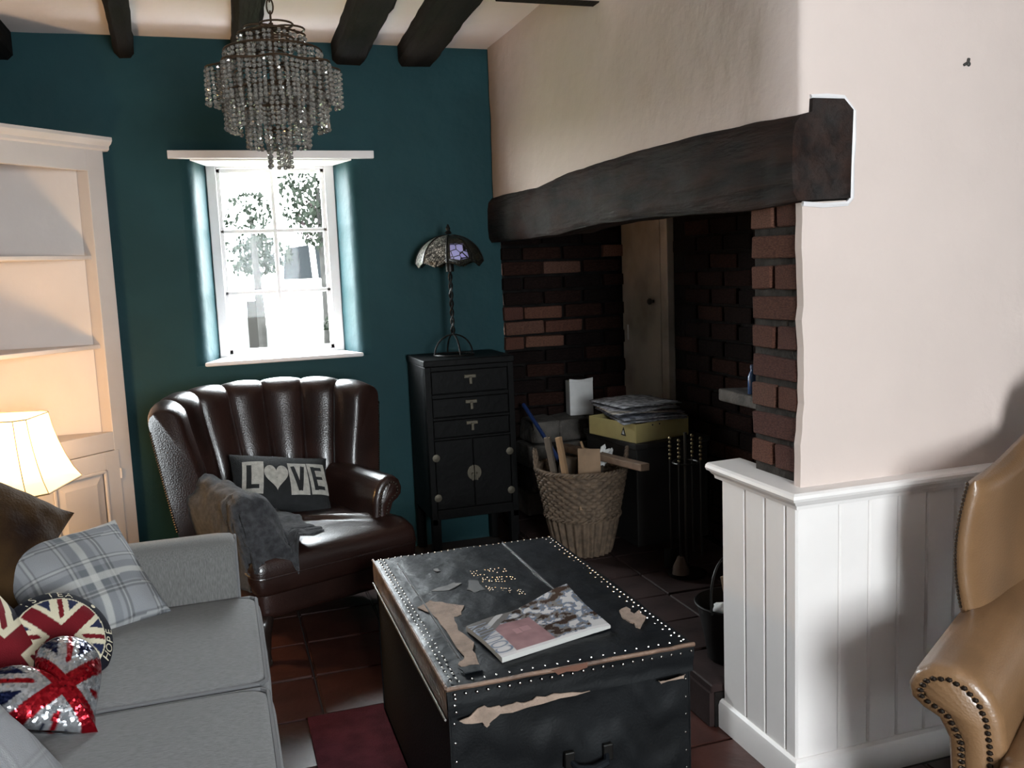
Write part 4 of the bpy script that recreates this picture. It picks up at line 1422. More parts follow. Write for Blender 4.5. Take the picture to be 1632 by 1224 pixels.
K['tblack'] = M('black_oilcloth', (0.004, 0.005, 0.0066), 0.44, col2=(0.009, 0.011, 0.014), vscale=7, bump=0.16, bscale=26, spec=0.17)
K['tcanvas'] = M('black_canvas_side', (0.0034, 0.0039, 0.0044), 0.6, col2=(0.0065, 0.0073, 0.0083), spec=0.18, vscale=5, bump=0.12, bscale=160)
K['twood'] = M('worn_brown_edge', (0.070, 0.036, 0.022), 0.55, col2=(0.20, 0.12, 0.08), vscale=14, bump=0.3, bscale=60)
K['torn'] = M('torn_backing', (0.27, 0.195, 0.15), 0.9, var=0.2, vscale=25, bump=0.3, bscale=90)
K['steel'] = M('tarnished_stud', (0.42, 0.41, 0.38), 0.25, metal=1.0)
TX, TY = 0.7025, 2.265
HX, HY, TZ = 0.2925, 0.465, 0.500
tk = thing('trunk', 'battered black studded travel trunk used as a coffee table', 'trunk', (TX, TY, 0.010), 0)
zl = 0.428 - .01; ztp = TZ - .01
rk = random.Random(4)


def face_grid(fn, nu, nv):
    return MB().grid(fn, nu, nv)


# body: four sides, front with slack, wrinkled cloth
def side_wave(u, z):
    return 0.011 * math.sin(z * 40 + 3 * fbm(u * 1.3, z * 2, 1) + u * 2.2) * (0.6 + 0.4 * fbm(u * 2, z * 4, 3)) + 0.004 * fbm(u * 4, z * 6, 5)


mb = MB()
mb.grid(lambda a, b_: (-HX + 2 * HX * a, -HY + .006 - max(-.003, side_wave(a * 3, b_ * zl)) * math.sin(math.pi * min(1, max(0, a))) ** .4, zl * b_), 50, 50)
mb.grid(lambda a, b_: (-HX + .004, -HY + .004 + (2 * HY - .008) * a, zl * b_), 4, 4)
mb.grid(lambda a, b_: (HX - .004, -HY + .004 + (2 * HY - .008) * a, zl * b_), 4, 4)
mb.grid(lambda a, b_: (-HX + 2 * HX * a, HY - .004, zl * b_), 4, 4)
mb.grid(lambda a, b_: (-HX + 2 * HX * a, -HY + 2 * HY * b_, 0.0), 2, 2)
mb.build('body', K['tcanvas'], tk, smooth=True, fix=False)
# lid
mb = MB()
mb.grid(lambda a, b_: (-HX - .004 + (2 * HX + .008) * a, -HY - .004 + (2 * HY + .008) * b_, ztp + 0.003 * fbm(a * 5, b_ * 7, 2) - 0.004 * (1 - math.sin(math.pi * a) ** .3) - .004 * (1 - math.sin(math.pi * b_) ** .3)), 60, 80)
mb.grid(lambda a, b_: (-HX - .004 + (2 * HX + .008) * a, HY + .004, zl + (ztp - zl - .008) * b_), 4, 2)
mb.grid(lambda a, b_: (HX + .004, -HY - .004 + (2 * HY + .008) * a, zl + (ztp - zl - .008) * b_), 4, 2)
lid = mb.build('lid', K['tblack'], tk, smooth=True, angle=180, fix=False)
mb = MB().grid(lambda a, b_: (-HX - .004 + (2 * HX + .008) * a, -HY - .006 - .004 * fbm(a * 5, b_ * 3, 8) - .003 * math.sin(b_ * 5 + 4 * a), zl + (ztp - zl - .004) * b_), 40, 10)
mb.build('lid_front', K['tcanvas'], lid, smooth=True, fix=False)
mb = MB().grid(lambda a, b_: (-HX - .006 - .001 * fbm(a * 9, b_ * 3, 8), -HY - .006 + (2 * HY + .012) * a, zl + (ztp - zl - .002) * b_), 40, 6)
mb.build('lid_edge_band', K['twood'], lid, smooth=True, fix=False)
mb = MB()
for y0, y1 in ((-HY - .006, HY + .006),):
    mb.tube([(-HX - .005, y0 + (y1 - y0) * k / 20, ztp - .004 + .001 * fbm(k * .7, 2)) for k in range(21)], .004, 6)
mb.tube([(-HX - .006 + (2 * HX + .012) * k / 20, -HY - .007, ztp - .006 + .002 * fbm(k * .7, 5)) for k in range(21)], .005, 6)
mb.build('worn_edge', K['twood'], lid, smooth=True)
mb = MB().tube([(-HX - .010, -HY - .004 + (2 * HY) * k / 20, zl - .003) for k in range(21)], .0028, 6)
mb.build('lid_edge_strip', K['steel'], lid, smooth=True)
# seams of the covering cloth: thin raised strips
sm_ = M('seam_edge', (0.10, 0.10, 0.105), 0.3)
for x, y0, y1 in ((-.2345, -.36, .39), (.1215, -.05, .455)):
    MB().bb(x - .0016, x + .0016, y0, y1, ztp - .004, ztp + .0040).build('seam', sm_, lid)


def flat_patch(par, pts, z, mat, th=0.0022, name='torn_patch', axis='z', y=0):
    n_ = []
    for i in range(len(pts)):
        a, c = Vector(pts[i]), Vector(pts[(i + 1) % len(pts)])
        n_.append(tuple(a))
        for k in (1, 2):
            q = a.lerp(c, k / 3); n_.append((q.x + rk.uniform(-.004, .004), q.y + rk.uniform(-.004, .004)))
    mb = MB()
    if axis == 'z': mb.prism(n_, z, z + th, 'z')
    else: mb.prism(n_, y - th, y, 'y')
    return mb.build(name, mat, par)


P1 = [(-0.257, 0.005), (-0.214, 0.04), (-0.179, 0.001), (-0.139, -0.033), (-0.162, -0.09), (-0.183, -0.096), (-0.196, -0.188), (-0.18, -0.274), (-0.196, -0.315), (-0.202, -0.394), (-0.24, -0.406), (-0.246, -0.375), (-0.222, -0.34), (-0.224, -0.176), (-0.234, -0.044)]
P2 = [(0.216, -0.236), (0.244, -0.219), (0.242, -0.27), (0.265, -0.251), (0.26, -0.299), (0.216, -0.356), (0.21, -0.312), (0.205, -0.282)]
flat_patch(lid, P1, ztp, K['torn'])
flat_patch(lid, P2, ztp, K['torn'], 0.004)
scuff = M('grey_scuff', (0.12, 0.115, 0.11), 0.7, var=0.3, vscale=30)
flat_patch(lid, [(-.194, .112), (-.119, .15), (-.1, .137), (-.147, .098)], ztp + .0008, scuff, .0014, 'scuff')
flat_patch(lid, [(-.145, .29), (-.132, .29), (-.130, .268), (-.143, .265)], ztp + .0008, scuff, .0014, 'scuff')
flat_patch(lid, [(-0.077, 0.15), (-0.051, 0.138), (-0.053, 0.06), (-0.09, 0.05), (-0.1, 0.08)], ztp + .0008, M('dull_scuff', (0.05, 0.05, 0.05), 0.7), .0012, 'scuff')
flat_patch(lid, [(-.250, -.395), (-.205, -.40), (-.205, -.43), (-.245, -.43)], ztp + .0025, K['tblack'], .002, 'loose_flap')
F1 = [(-0.275, 0.423), (-0.218, 0.447), (-0.2, 0.440), (-0.164, 0.438), (-0.136, 0.437), (-0.098, 0.444), (-0.04, 0.440), (.03, .433), (-0.085, 0.425), (-0.183, 0.421), (-0.201, 0.410), (-0.214, 0.396), (-0.224, 0.410), (-0.261, 0.414)]
flat_patch(lid, [(x, z - .01) for x, z in F1], 0, K['torn'], .003, 'torn_patch', 'y', -HY - .0125)
flat_patch(lid, [(-.06, .486), (.03, .49), (.02, .478), (-.045, .474)], 0, M('rusty_tear', (0.12, 0.05, 0.03), 0.8), .003, 'torn_patch', 'y', -HY - .010)
flat_patch(lid, [(.20, .414), (.27, .418), (.26, .410), (.21, .408)], 0, K['torn'], .003, 'torn_patch', 'y', -HY - .0125)
# studs
mb = MB()
sr = 0.0034


def row(p, q, step, nrm, r=sr, jit=.0015):
    p = Vector(p); q = Vector(q); n_ = max(2, int((q - p).length / step))
    for k in range(n_ + 1):
        c = p.lerp(q, k / n_) + Vector((rk.uniform(-jit, jit), rk.uniform(-jit, jit), rk.uniform(-jit, jit) if abs(nrm[2]) < .5 else 0))
        mb.stud(c, nrm, r)


zt_ = ztp - .002
row((-HX + .012, -HY + .02, zt_), (-HX + .012, HY - .01, zt_), .024, (0, 0, 1))
row((-HX + .026, -HY + .03, zt_), (-HX + .026, HY - .02, zt_), .024, (0, 0, 1))
row((-HX + .02, HY - .008, zt_), (HX - .01, HY - .008, zt_), .021, (0, 0, 1))
row((HX - .010, -HY + .02, zt_), (HX - .010, HY - .01, zt_), .021, (0, 0, 1))
row((HX - .026, -HY + .05, zt_), (HX - .026, HY - .03, zt_), .040, (0, 0, 1))
row((-HX + .03, -HY + .014, zt_), (HX - .02, -HY + .014, zt_), .028, (0, 0, 1), .0030)
row((-HX + .012, -HY - .010, ztp - .020), (HX - .006, -HY - .010, ztp - .020), .024, (0, -1, 0), .0040)
for sx in (-1, 1):
    row((sx * (HX - .012), -HY + .006, .04), (sx * (HX - .012), -HY + .006, zl - .02), .040, (0, -1, 0), .0036)
row((-HX + .012, -HY - .011, zl + .015), (-HX + .012, -HY - .011, ztp - .03), .025, (0, -1, 0), .004)
# studded initials in the middle of the lid
for r0, (xa, xb, y, skew) in enumerate(((-.048, .056, .185, 0), (-.040, .051, .125, -.03), (-.044, .040, .045, -.06))):
    for k in range(13):
        t = k / 12
        if k in (4, 9): continue
        for d in (0, .018, .036):
            if rk.random() < .72:
                mb.stud((xa + (xb - xa) * t + rk.uniform(-.003, .003), y + skew * t + d + rk.uniform(-.004, .004), zt_ + .002), (0, 0, 1), .0026)
tag(mb.build('studs', K['steel'], lid, smooth=True), kind='stuff')
# front handle
hb_ = MB().tube([(-.045, -HY - .004, .262), (-.035, -HY - .026, .252), (0, -HY - .032, .246), (.035, -HY - .026, .252), (.045, -HY - .004, .262)], [.006, .009, .010, .009, .006], 8)
hd = hb_.build('handle', K['tblack'], tk, smooth=True, loc=(.025, 0, 0))
for sx in (-1, 1):
    MB().bb(sx * .047 - .012, sx * .047 + .012, -HY - .012, -HY + .002, .245, .285).build('handle_plate', iron, hd, bevel=.003)

# magazine
A, B_, C_, D_ = Vector((.524, 2.066)), Vector((.551, 1.859)), Vector((.855, 1.942)), Vector((.827, 2.155))
cen = (A + B_ + C_ + D_) / 4
mg = thing('magazine', 'creased glossy magazine lying on the trunk lid', 'magazine', (cen.x, cen.y, TZ), 0)


def mag_pt(s, t, lift=0.0):
    p = (B_ * (1 - s) + C_ * s) * (1 - t) + (A * (1 - s) + D_ * s) * t - cen
    z = .013 + .026 * max(0, (t - .45) / .55) ** 1.5 * max(0, (s - .15) / .85) ** 1.2 * (1.25 if s > .5 else 1) + .004 * math.sin(s * 9) * t + .005 * math.sin(t * 3.1)
    z -= 0.010 * max(0, s - .85) / .15 * max(0, .5 - t)
    return (p.x, p.y, z + lift)


W_, G_, P_, N_, BR_ = (np.array(srgb(*c)) for c in ((206, 203, 203), (116, 112, 110), (150, 118, 120), (90, 98, 112), (62, 48, 42)))


def mag_col(s, t):
    n1 = fbm(s * 6, t * 5, 3); n2 = fbm(s * 14 + 5, t * 12, 9)
    if t < .045: return W_ * 1.1
    if t - .42 > (s + .02) * 1.25 and s < .45: 
        if .10 < s < .34 and abs(t - .42 - (s + .02) * 1.25 - .16) < .05: return W_ * .8
        return G_
    if s < .15: return W_
    if s < .50 and t < .72:
        if .26 < s < .32 and .38 < t < .52 or .33 < s < .41 and .40 < t < .53: return P_ * 1.35
        return P_ * (1 + .25 * n1)
    if s > .86 and t < .18: return W_ * .9
    v = n1 + .6 * n2
    if v > .25: return W_ * .85
    if v > .02: return N_ * 1.5
    if v > -.22: return G_
    return BR_
cols = []
mb = MB()
def mgf(a, b_):
    cols.append(mag_col(a, b_)); return mag_pt(a, b_)
mb.grid(mgf, 120, 90)
cov = mb.build('cover', M_print('glossy_cover', 0.22, gloss=0.6), mg, smooth=True, angle=180, col=cols, fix=False)
pg = MB()
for e in (lambda q: (q, 0.0), lambda q: (1.0, q), lambda q: (1 - q, 1.0), lambda q: (0.0, 1 - q)):
    pg.grid(lambda a, b_: (lambda P: (P[0], P[1], P[2] * (1 - b_) + max(.0005, (P[2] - .012)) * b_))(mag_pt(*e(a))), 30, 2)
pg.build('pages', M('page_edges', (0.45, 0.44, 0.42), 0.7), mg, fix=False)
pbm = MB().grid(lambda a, b_: (lambda P: (P[0], P[1], max(.0006, P[2] - .0122)))(mag_pt(a, b_)), 20, 16)
pbm.build('back_cover', M('page_white', (0.5, 0.49, 0.48), 0.5), mg, fix=False)
vs, fs = text_tris('COUNTRY', 0.052)
wd_ = max(v[0] for v in vs) - min(v[0] for v in vs)
mb = MB()
Lx = (A - B_).length; Ly = (C_ - B_).length
mb.add([mag_pt(.078 - y / Ly * 1.35, .50 + x / wd_ * .86, .0012) for x, y, _ in vs], fs)
mb.build('title', M('grey_blue_ink', (0.16, 0.19, 0.25), 0.4), cov, fix=False)
# ================================================================== FIREPLACE THINGS
cane = M('wicker_cane', (0.105, 0.070, 0.045), 0.8, var=0.35, vscale=40, bump=0.2, bscale=120)
BX, BY, BZ = 1.465, 3.60, 0.132
bs = thing('log_basket', 'round wicker log basket full of kindling, standing on the hearth', 'basket', (BX, BY, BZ), 0.2)
NSK = 26


def bask(u, v):
    a = 2 * math.pi * u
    z = .375 * v
    r = .118 + .080 * v ** 0.85
    rows = 26
    if v > .46:
        w = math.sin(NSK * a + math.pi * int(v * rows)) * .0055
        w += .003 * abs(math.sin(v * rows * math.pi))
    else:
        w = math.sin(NSK * a) * .0065 + .0015 * abs(math.sin(v * rows * 2 * math.pi))
    return ((r + w) * math.cos(a), (r + w) * math.sin(a), z)


MB().grid(bask, 208, 104).build('weave', cane, bs, smooth=True, angle=180, weld=True)
MB().lathe([(.01, .004), (.115, .004), (.115, .012), (.01, .012)], 24).build('bottom', cane, bs)
mb = MB()
for k in range(3):
    mb.tube([((.199 + .006 * math.cos(a * 20 + k * 2.1)) * math.cos(a), (.199 + .006 * math.cos(a * 20 + k * 2.1)) * math.sin(a), .378 + .007 * math.sin(a * 20 + k * 2.1)) for a in np.linspace(0, 2 * math.pi, 161)[:-1]], .0055, 5, closed=True)
mb.build('rim', cane, bs, smooth=True)
mb = MB()
for k in range(2):
    mb.tube([((.164 + .005 * math.cos(a * 18 + k * 3.1)) * math.cos(a), (.164 + .005 * math.cos(a * 18 + k * 3.1)) * math.sin(a), .172 + .006 * math.sin(a * 18 + k * 3.1)) for a in np.linspace(0, 2 * math.pi, 141)[:-1]], .005, 5, closed=True)
mb.build('waist_band', cane, bs, smooth=True)
for sd in (0, 1):
    a0 = math.radians(-35 + 180 * sd)
    mb = MB()
    for k in range(2):
        mb.tube([(.202 * math.cos(a0 + (t - .5) * .55) + .004 * math.cos(t * 30 + k * 3), .202 * math.sin(a0 + (t - .5) * .55) + .004 * math.sin(t * 30 + k * 3), .375 + .085 * math.sin(math.pi * t) ** .6) for t in np.linspace(0, 1, 31)], .0058, 6)
    mb.build('handle', cane, bs, smooth=True)

wood_p = M('pale_split_wood', (0.30, 0.18, 0.095), 0.8, var=0.3, vscale=10, stretch=(1, 1, .15), bump=.3, bscale=40)
wood_g = M('grey_weathered_wood', (0.10, 0.075, 0.055), 0.85, var=0.3, vscale=10, stretch=(1, 1, .15), bump=.3, bscale=40)
wood_b = M('brown_board', (0.16, 0.10, 0.065), 0.8, var=0.3, vscale=10, stretch=(.2, 1, 1), bump=.2, bscale=40)
card = M('brown_cardboard', (0.24, 0.155, 0.095), 0.85, var=.15, vscale=12)
paper = M('white_paper', (0.62, 0.61, 0.60), 0.8, var=.05, vscale=20)


def stick(name, p, q, w, d, mat, label, cat, group=None, twist=0.3):
    p = Vector(p); q = Vector(q); m = (p + q) / 2; L_ = (q - p).length
    mb = MB()
    rings = []
    r_ = random.Random(len(label) + int(p.x * 1000))
    for i in range(6):
        t = i / 5
        rings.append([(x * w / 2 * (1 + r_.uniform(-.10, .10)), y * d / 2 * (1 + r_.uniform(-.10, .10)), (t - .5) * L_) for x, y in ((-1, -1), (1, -1), (1, 1), (-1, 1))])
    o = mb.loft(rings).build(name, mat, bevel=min(w, d) * .12)
    o.rotation_mode = 'QUATERNION'
    o.rotation_quaternion = (q - p).to_track_quat('Z', 'Y') @ Euler((0, 0, twist)).to_quaternion()
    o.location = m
    return tag(o, label, cat, group)


stick('kindling', (1.385, 3.50, .30), (1.345, 3.55, .66), .028, .022, wood_p, 'pale split stick standing upright in the log basket', 'wood', 'kindling in the basket', .1)
stick('kindling', (1.350, 3.55, .30), (1.312, 3.60, .655), .040, .025, wood_g, 'grey weathered stick beside the pale stick in the log basket', 'wood', 'kindling in the basket', .4)
stick('kindling', (1.52, 3.50, .35), (1.468, 3.60, .62), .008, .008, wood_p, 'thin twig leaning in the middle of the log basket', 'wood', 'kindling in the basket', .2)
stick('log', (1.42, 3.69, .20), (1.46, 3.71, .53), .085, .075, wood_g, 'dark split log at the back of the log basket', 'wood', 'kindling in the basket', .5)
stick('log', (1.53, 3.66, .20), (1.56, 3.70, .52), .075, .080, wood_g, 'dark split log under the plank in the log basket', 'wood', 'kindling in the basket', .9)
stick('plank', (1.490, 3.875, .545), (1.615, 3.275, .553), .045, .030, wood_b, 'brown wooden plank laid across the top of the log basket', 'plank', None, 0.0)
o = MB().grid(lambda a, b_: (-.055 + .11 * a, .008 * math.sin(a * 3), -.13 + .26 * b_), 6, 6).build('cardboard_piece', card, fix=False)
o.modifiers.new('thickness', 'SOLIDIFY').thickness = .004
o.location = (1.455, 3.475, .48); o.rotation_euler = (math.radians(-14), math.radians(8), math.radians(8))
tag(o, 'torn brown cardboard piece sticking out of the front of the basket', 'cardboard')
o = MB().grid(lambda a, b_: (-.03 + .06 * a, .02 * fbm(a * 3, b_ * 3, 1), -.04 + .08 * b_ + .02 * fbm(a * 4, b_ * 4, 5)), 8, 8).build('paper_scrap', paper, fix=False)
o.modifiers.new('thickness', 'SOLIDIFY').thickness = .002
o.location = (1.575, 3.60, .545); o.rotation_euler = (.3, .4, .2)
tag(o, 'crumpled white paper scrap in the basket beside its right handle', 'paper')
o = MB().tube([(1.440, 4.28, .695), (1.43, 4.0, .60), (1.42, 3.745, .512)], .010, 8).build('rod', M('blue_plastic', (0.020, 0.045, 0.16), 0.4), smooth=True)
tag(o, 'dark blue rod leaning from the alcove wall into the log basket', 'rod')

# ledge at the end wall with a white box
sg = M('grey_stone', (0.075, 0.066, 0.058), 0.9, var=.3, vscale=14, bump=.5, bscale=30)
sl = thing('stone_ledge', 'low rough stone ledge along the end wall of the fireplace', 'ledge', (1.42, 4.305, .13), 0)
rs = random.Random(2)
for i in range(4):
    for j in range(4):
        x0 = .155 * i + (.03 if j % 2 else 0)
        MB().box((x0 + .075, rs.uniform(-.008, .008), .061 + .122 * j), (.148, .20, .117), None, .009).build('stone', sg, sl, bevel=.012)
bx = thing('paper_box', 'white paper packet standing on the ledge in the dark fireplace', 'box', (1.755, 4.305, .618), math.radians(-8))
MB().bb(-.062, .062, -.045, .045, 0.0, .175).build('packet', paper, bx, bevel=.003)
MB().grid(lambda a, b_: (-.062 + .124 * a, -.046, .175 + .018 * b_ * (.4 + abs(a - .45))), 8, 2).build('flap', paper, bx, fix=False).modifiers.new('thickness', 'SOLIDIFY').thickness = .002

# dark cupboard, yellow box, papers
dk = M('blackened_wood', (0.012, 0.010, 0.009), 0.7, var=.3, vscale=8)
lo = thing('log_box', 'blackened wooden chest in the fireplace under the yellow box', 'chest', (1.865, 3.78, .132), math.radians(4))
MB().bb(-.185, .185, -.24, .24, 0.0, .44).build('body', dk, lo, bevel=.006)
MB().bb(-.195, .195, -.25, .25, .44, .465).build('lid', dk, lo, bevel=.004)
yb = thing('file_box', 'open yellow cardboard box heaped with papers', 'box', (1.815, 3.745, .597), math.radians(14))
yel = M('yellow_card', (0.42, 0.34, 0.14), 0.8, var=.08, vscale=10)
mb = MB()
bw, bd, bh = .155, .17, .085
mb.bb(-bw, bw, -bd, bd, 0, .004)
mb.bb(-bw, bw, -bd, -bd + .005, .004, bh).bb(-bw, bw, bd - .005, bd, .004, bh).bb(-bw, -bw + .005, -bd + .005, bd - .005, .004, bh).bb(bw - .005, bw, -bd + .005, bd - .005, .004, bh)
mb.build('tray', yel, yb, bevel=.002)
tri = [(-.018, -.016), (.018, -.016), (0.002, .018)]
MB().prism([(y - .085, z + .042) for y, z in ((-.016, -.018), (.018, -.016), (.0, .020))], -bw - .002, -bw + .001, 'x').build('printed_triangle', M('black_ink', (.008, .008, .008), .5), yb)
MB().prism([(y - .085, z + .040) for y, z in ((-.007, -.009), (.009, -.008), (.0, .010))], -bw - .003, -bw, 'x').build('triangle_centre', paper, yb)
for x in (-.06, -.02):
    MB().sphere((x, -bd - .001, .072), .004, 8, 5).build('rivet', M('dark_rivet', (.03, .02, .02), .4), yb)
news = [M('newsprint_%d' % i, c, .8, var=.45, vscale=28, lo=.45, hi=.55) for i, c in enumerate(((.26, .26, .28), (.32, .32, .34), (.18, .19, .23), (.27, .235, .20)))]
rn = random.Random(8)
nl = ['folded newspaper at the bottom of the paper heap in the yellow box', 'creased newspaper second from the bottom of the yellow box heap', 'grey newspaper in the middle of the yellow box heap', 'pale printed sheet above the middle of the yellow box heap', 'bluish sheet second from the top of the yellow box heap', 'topmost loose sheet on the yellow box heap']
for i in range(6):
    rz = rn.uniform(-.5, .5)
    def sheet(a, b_, i=i):
        return (-.15 + .30 * a, -.165 + .33 * b_, .002 * math.sin(a * 5 + i) * b_ + .004 * fbm(a * 2 + i, b_ * 2, 3) - .012 * max(0, a - .8) - .012 * max(0, .2 - a))
    o = MB().grid(sheet, 10, 10).build('newspaper', news[i % 4], smooth=True, angle=180, fix=False)
    o.modifiers.new('thickness', 'SOLIDIFY').thickness = .005
    o.location = (1.815 + rn.uniform(-.03, .02), 3.745 + rn.uniform(-.03, .03), .692 + .0125 * i); o.rotation_euler = (rn.uniform(-.03, .03), rn.uniform(-.05, .03), rz * .5)
    tag(o, nl[i], 'newspaper', 'papers heaped on the yellow box')

# fire irons
fi = thing('fire_iron_set', 'set of black fire irons with brass handles on a stand', 'fire irons', (1.72, 3.13, .132), 0)
MB().lathe([(.075, 0), (.078, .012), (.05, .022), (.012, .032), (.009, .05)], 20).build('stand_base', iron, fi, smooth=True)
MB().tube([(0, 0, .04), (0, 0, .58)], .007, 8).build('stand_pole', iron, fi)
MB().tube([(.05 * math.cos(a), .05 * math.sin(a), .46) for a in np.linspace(0, 2 * math.pi, 17)[:-1]], .004, 6, closed=True).build('hanger', iron, fi)
for k, (dx, dy) in enumerate(((-.052, .03), (-.045, -.03), (.048, -.035), (.05, .035))):
    t = MB().tube([(dx, dy, .08), (dx, dy, .48)], .0045, 6).build('tool', iron, fi)
    mb = MB()
    for q in range(6):
        mb.sphere((dx, dy, .475 + q * .0165), .0075 if q % 2 else .006, 8, 5)
    mb.build('beaded_handle', M('brass_handle_%d' % k, (.16, .125, .07), .45, metal=0.8), t, smooth=True)
    if k == 0:
        MB().grid(lambda a, b_: (dx - .035 + .07 * a, dy - .012 * math.sin(math.pi * a), .03 + .08 * b_), 6, 4).build('shovel_blade', iron, t, fix=False).modifiers.new('thickness', 'SOLIDIFY').thickness = .002
    if k == 1:
        MB().lathe([(.012, .09), (.03, .05), (.034, .02), (.01, .02)], 14, (dx, dy, 0)).build('brush', M('bristle', (.05, .03, .02), .9), t, smooth=True)

# stone shelf on the back wall with a blue bottle
ss = MB().box((0, 0, 0), (.19, .56, .05), None, .006).build('stone_shelf', sg, bevel=.008)
ss.location = (1.995, 2.905, .84)
tag(ss, 'rough stone shelf on the back wall of the fireplace behind the brick pier', 'shelf')
bt = thing('bottle', 'small blue bottle standing on the stone shelf by the brick pier', 'bottle', (1.935, 2.985, .866), 0)
bt.scale = (.75, .75, .66)
MB().lathe([(.024, 0), (.026, .006), (.026, .10), (.018, .125), (.011, .135), (.011, .15)], 18).build('body', M('blue_bottle', (.03, .06, .14), .25), bt, smooth=True)
MB().lathe([(.013, .148), (.013, .168), (.010, .170)], 14).build('cap', M('blue_cap', (.05, .08, .16), .4), bt, smooth=True)

# coal bucket with wood and paper
cb = thing('coal_bucket', 'black metal coal bucket with a hoop handle, beside the white panelling', 'bucket', (1.480, 2.395, .132), math.radians(25))
cb.scale = (.80, .80, .80)
mb = MB()
prf = [(.10, 0.0), (.105, .004), (.125, .12), (.148, .225), (.152, .228), (.145, .225), (.120, .12), (.098, .008), (.02, .008)]
mb.lathe(prf, 32).build('pail', iron, cb, smooth=True)
MB().tube([(.15 * math.cos(a), 0.03 * math.sin(a), .215 + .19 * math.sin(a)) for a in np.linspace(0, math.pi, 25)], .005, 8).build('handle', iron, cb, smooth=True)
MB().tube([(.151 * math.cos(a), .151 * math.sin(a), .226) for a in np.linspace(0, 2 * math.pi, 41)[:-1]], .0045, 6, closed=True).build('rim', iron, cb, smooth=True)
stick('kindling', (1.51, 2.41, .19), (1.50, 2.465, .375), .065, .018, card, 'flat brown offcut standing in the coal bucket', 'wood', 'scraps in the coal bucket', .3)
stick('kindling', (1.495, 2.35, .255), (1.56, 2.335, .325), .03, .026, wood_p, 'short pale offcut lying at the front of the coal bucket', 'wood', 'scraps in the coal bucket', .3)
o = MB().sphere((0, 0, 0), .035, 12, 8, (1, .9, .7)).build('paper_ball', paper, smooth=True)
for v in o.data.vertices:
    v.co *= 1 + .35 * fbm(v.co.x * 40, v.co.y * 40, v.co.z * 40)
o.location = (1.425, 2.37, .305); o.scale = (.85, .85, .85)
tag(o, 'crumpled white paper ball in the coal bucket', 'paper')

# broken fixing on the near wall
fx = thing('wall_fixing', 'tiny dark fixing high on the cream wall at the right', 'fixing', (1.865, YP, 1.854), 0)
fm = M('dark_plastic', (.035, .033, .028), .6)
MB().sphere((.004, -.003, -.004), .006, 8, 6, (1, .5, 1)).build('screw', fm, fx, smooth=True)
MB().box((.002, -.003, .004), (.007, .006, .014), (0, .25, 0)).build('prong', fm, fx, bevel=.002)
MB().box((-.006, -.003, -.004), (.014, .006, .007), (0, -.5, 0)).build('prong', fm, fx, bevel=.002)

# ================================================================== GARDEN OUTSIDE THE WINDOW
lawn = tag(MB().grid(lambda a, b_: (-14 + 28 * a, 5.2 + 30 * b_, .12 + 1.6 * b_ + .1 * fbm(a * 6, b_ * 6)), 30, 30).build('lawn', M('grass', (.06, .085, .03), .95, var=.4, vscale=3), smooth=True), 'green lawn seen through the window', 'lawn')
lf = [M('leaf_%d' % i, c, .9, spec=0.0) for i, c in enumerate(((.0075, .0090, .0070), (.0078, .0092, .0074), (.012, .0090, .0095)))]
bark = M('bark', (.012, .0115, .011), .9, spec=0.0, var=.3, vscale=10)


def shrub(name, label, loc, rx, rz, n, mat, size=.07, seed=0, group='shrubs and trees in the garden', trunk=True):
    t = thing(name, label, 'tree' if trunk else 'shrub', (loc[0], loc[1], .15), 0, group)
    r_ = random.Random(seed); mb = MB()
    for _ in range(n):
        while True:
            p = Vector((r_.uniform(-1, 1), r_.uniform(-1, 1), r_.uniform(-1, 1)))
            if p.length < 1 and fbm(p.x * 2.2 + seed, p.y * 2.2, p.z * 2.2) > -.05: break
        c = Vector((p.x * rx, p.y * rx, p.z * rz + loc[2] - .15))
        a = Euler((r_.uniform(0, 6), r_.uniform(0, 6), r_.uniform(0, 6))).to_matrix()
        s_ = size * r_.uniform(.6, 1.3)
        mb.add([c + a @ Vector(q) * s_ for q in ((-.5, 0, 0), (0, .28, .05), (.5, 0, 0), (0, -.28, .05))], [(0, 1, 2, 3)])
    tag(mb.build('foliage', mat, t, fix=False), kind='stuff')
    MB().tube([(0, 0, 0), (.02, 0, (loc[2] - .15) * .5), (0, .02, loc[2] - .15)], [.05, .04, .02], 8).build('trunk', bark, t, smooth=True)
    return t


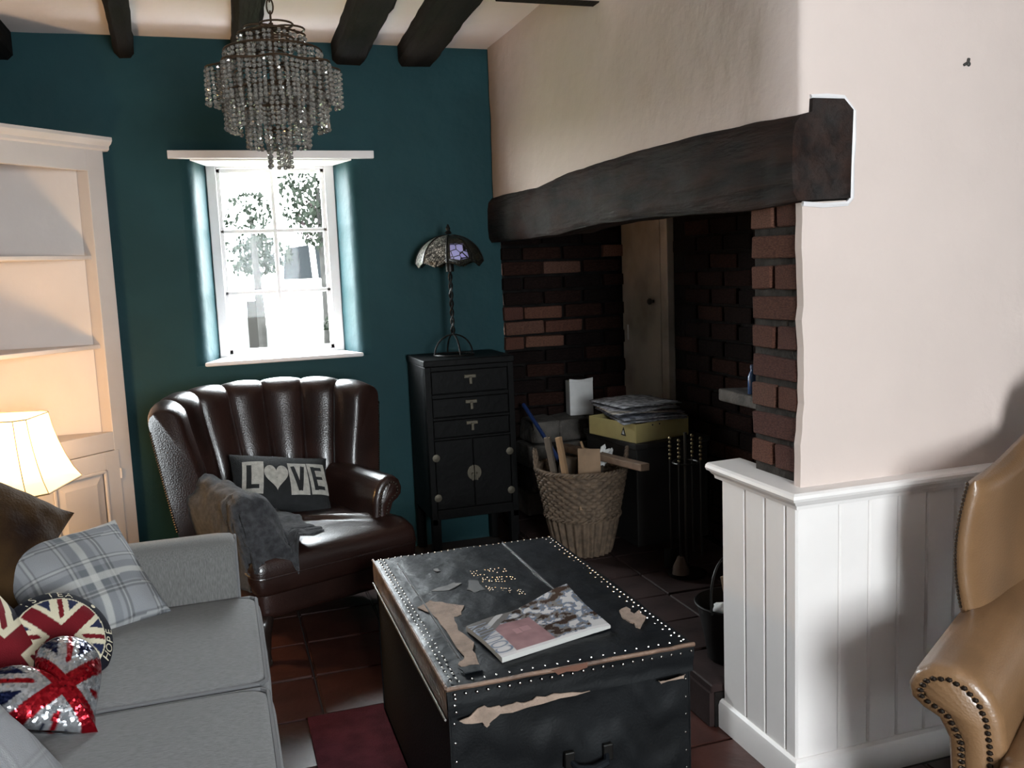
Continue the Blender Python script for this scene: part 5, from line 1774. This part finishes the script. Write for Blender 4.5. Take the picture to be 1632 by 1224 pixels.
shrub('garden_tree', 'leafy tree outside seen through the upper right window panes', (.93, 8.2, 2.15), .34, .55, 950, lf[0], .065, 1)
shrub('garden_shrub', 'sparse shrub outside seen through the upper left window pane', (.36, 8.4, 1.93), .24, .22, 260, lf[1], .055, 2)
shrub('garden_tree', 'dark tree outside seen through the left middle window pane', (.40, 9.2, 1.60), .36, .20, 700, lf[1], .07, 3)
shrub('garden_shrub', 'reddish shrub outside on the right of the window', (1.10, 9.6, 1.95), .24, .26, 320, lf[2], .06, 4)
shrub('garden_shrub', 'low shrub outside at the lower right of the window', (1.02, 8.0, .95), .14, .12, 110, lf[1], .05, 5)
pt = thing('garden_post', 'weathered wooden post on a stone base in the garden outside', 'post', (.265, 7.3, .17), 0)
dpm = M('dark_weathered_post', (.008, .0075, .007), .9, spec=0.0)
MB().bb(-.035, .035, -.035, .035, .6, 1.04).build('post', dpm, pt, bevel=.005)
MB().bb(-.085, .155, -.12, .12, 0, .665).build('stone_base', dpm, pt, bevel=.02)
# parked car behind the shrubs
cr = thing('car', 'white parked car outside beyond the window', 'car', (1.50, 10.6, .36), 0)
wp = M('white_car_paint', (.75, .75, .76), .3)
sidep = [(-1.95, .35), (-2.0, .75), (-1.75, .88), (-1.45, .92), (-.95, 1.45), (-.5, 1.52), (.6, 1.50), (1.2, 1.0), (1.85, .85), (2.0, .6), (1.95, .35)]
MB().prism(sidep, -.8, .8, 'y').build('body', wp, cr, bevel=.04)
cg_ = M('car_window', (.009, .010, .011), .6, spec=0.0)
for pl_ in ([(-.80, 1.0), (-.78, 1.25), (-.72, 1.33), (-.52, 1.35), (-.50, 1.0)], [(-.44, 1.0), (-.46, 1.34), (.10, 1.35), (.12, 1.0)], [(.20, 1.0), (.18, 1.34), (.58, 1.33), (.90, 1.02)]):
    MB().prism(pl_, -.812, -.795, 'y').build('side_window', cg_, cr, bevel=.01)
for x in (-1.25, 1.2):
    MB().lathe([(.12, -.09), (.31, -.09), (.32, 0), (.31, .09), (.12, .09)], 24).build('wheel', M('tyre', (.02, .02, .02), .8), cr, loc=(x, -.76, .32), rot=(math.radians(90), 0, 0), smooth=True)
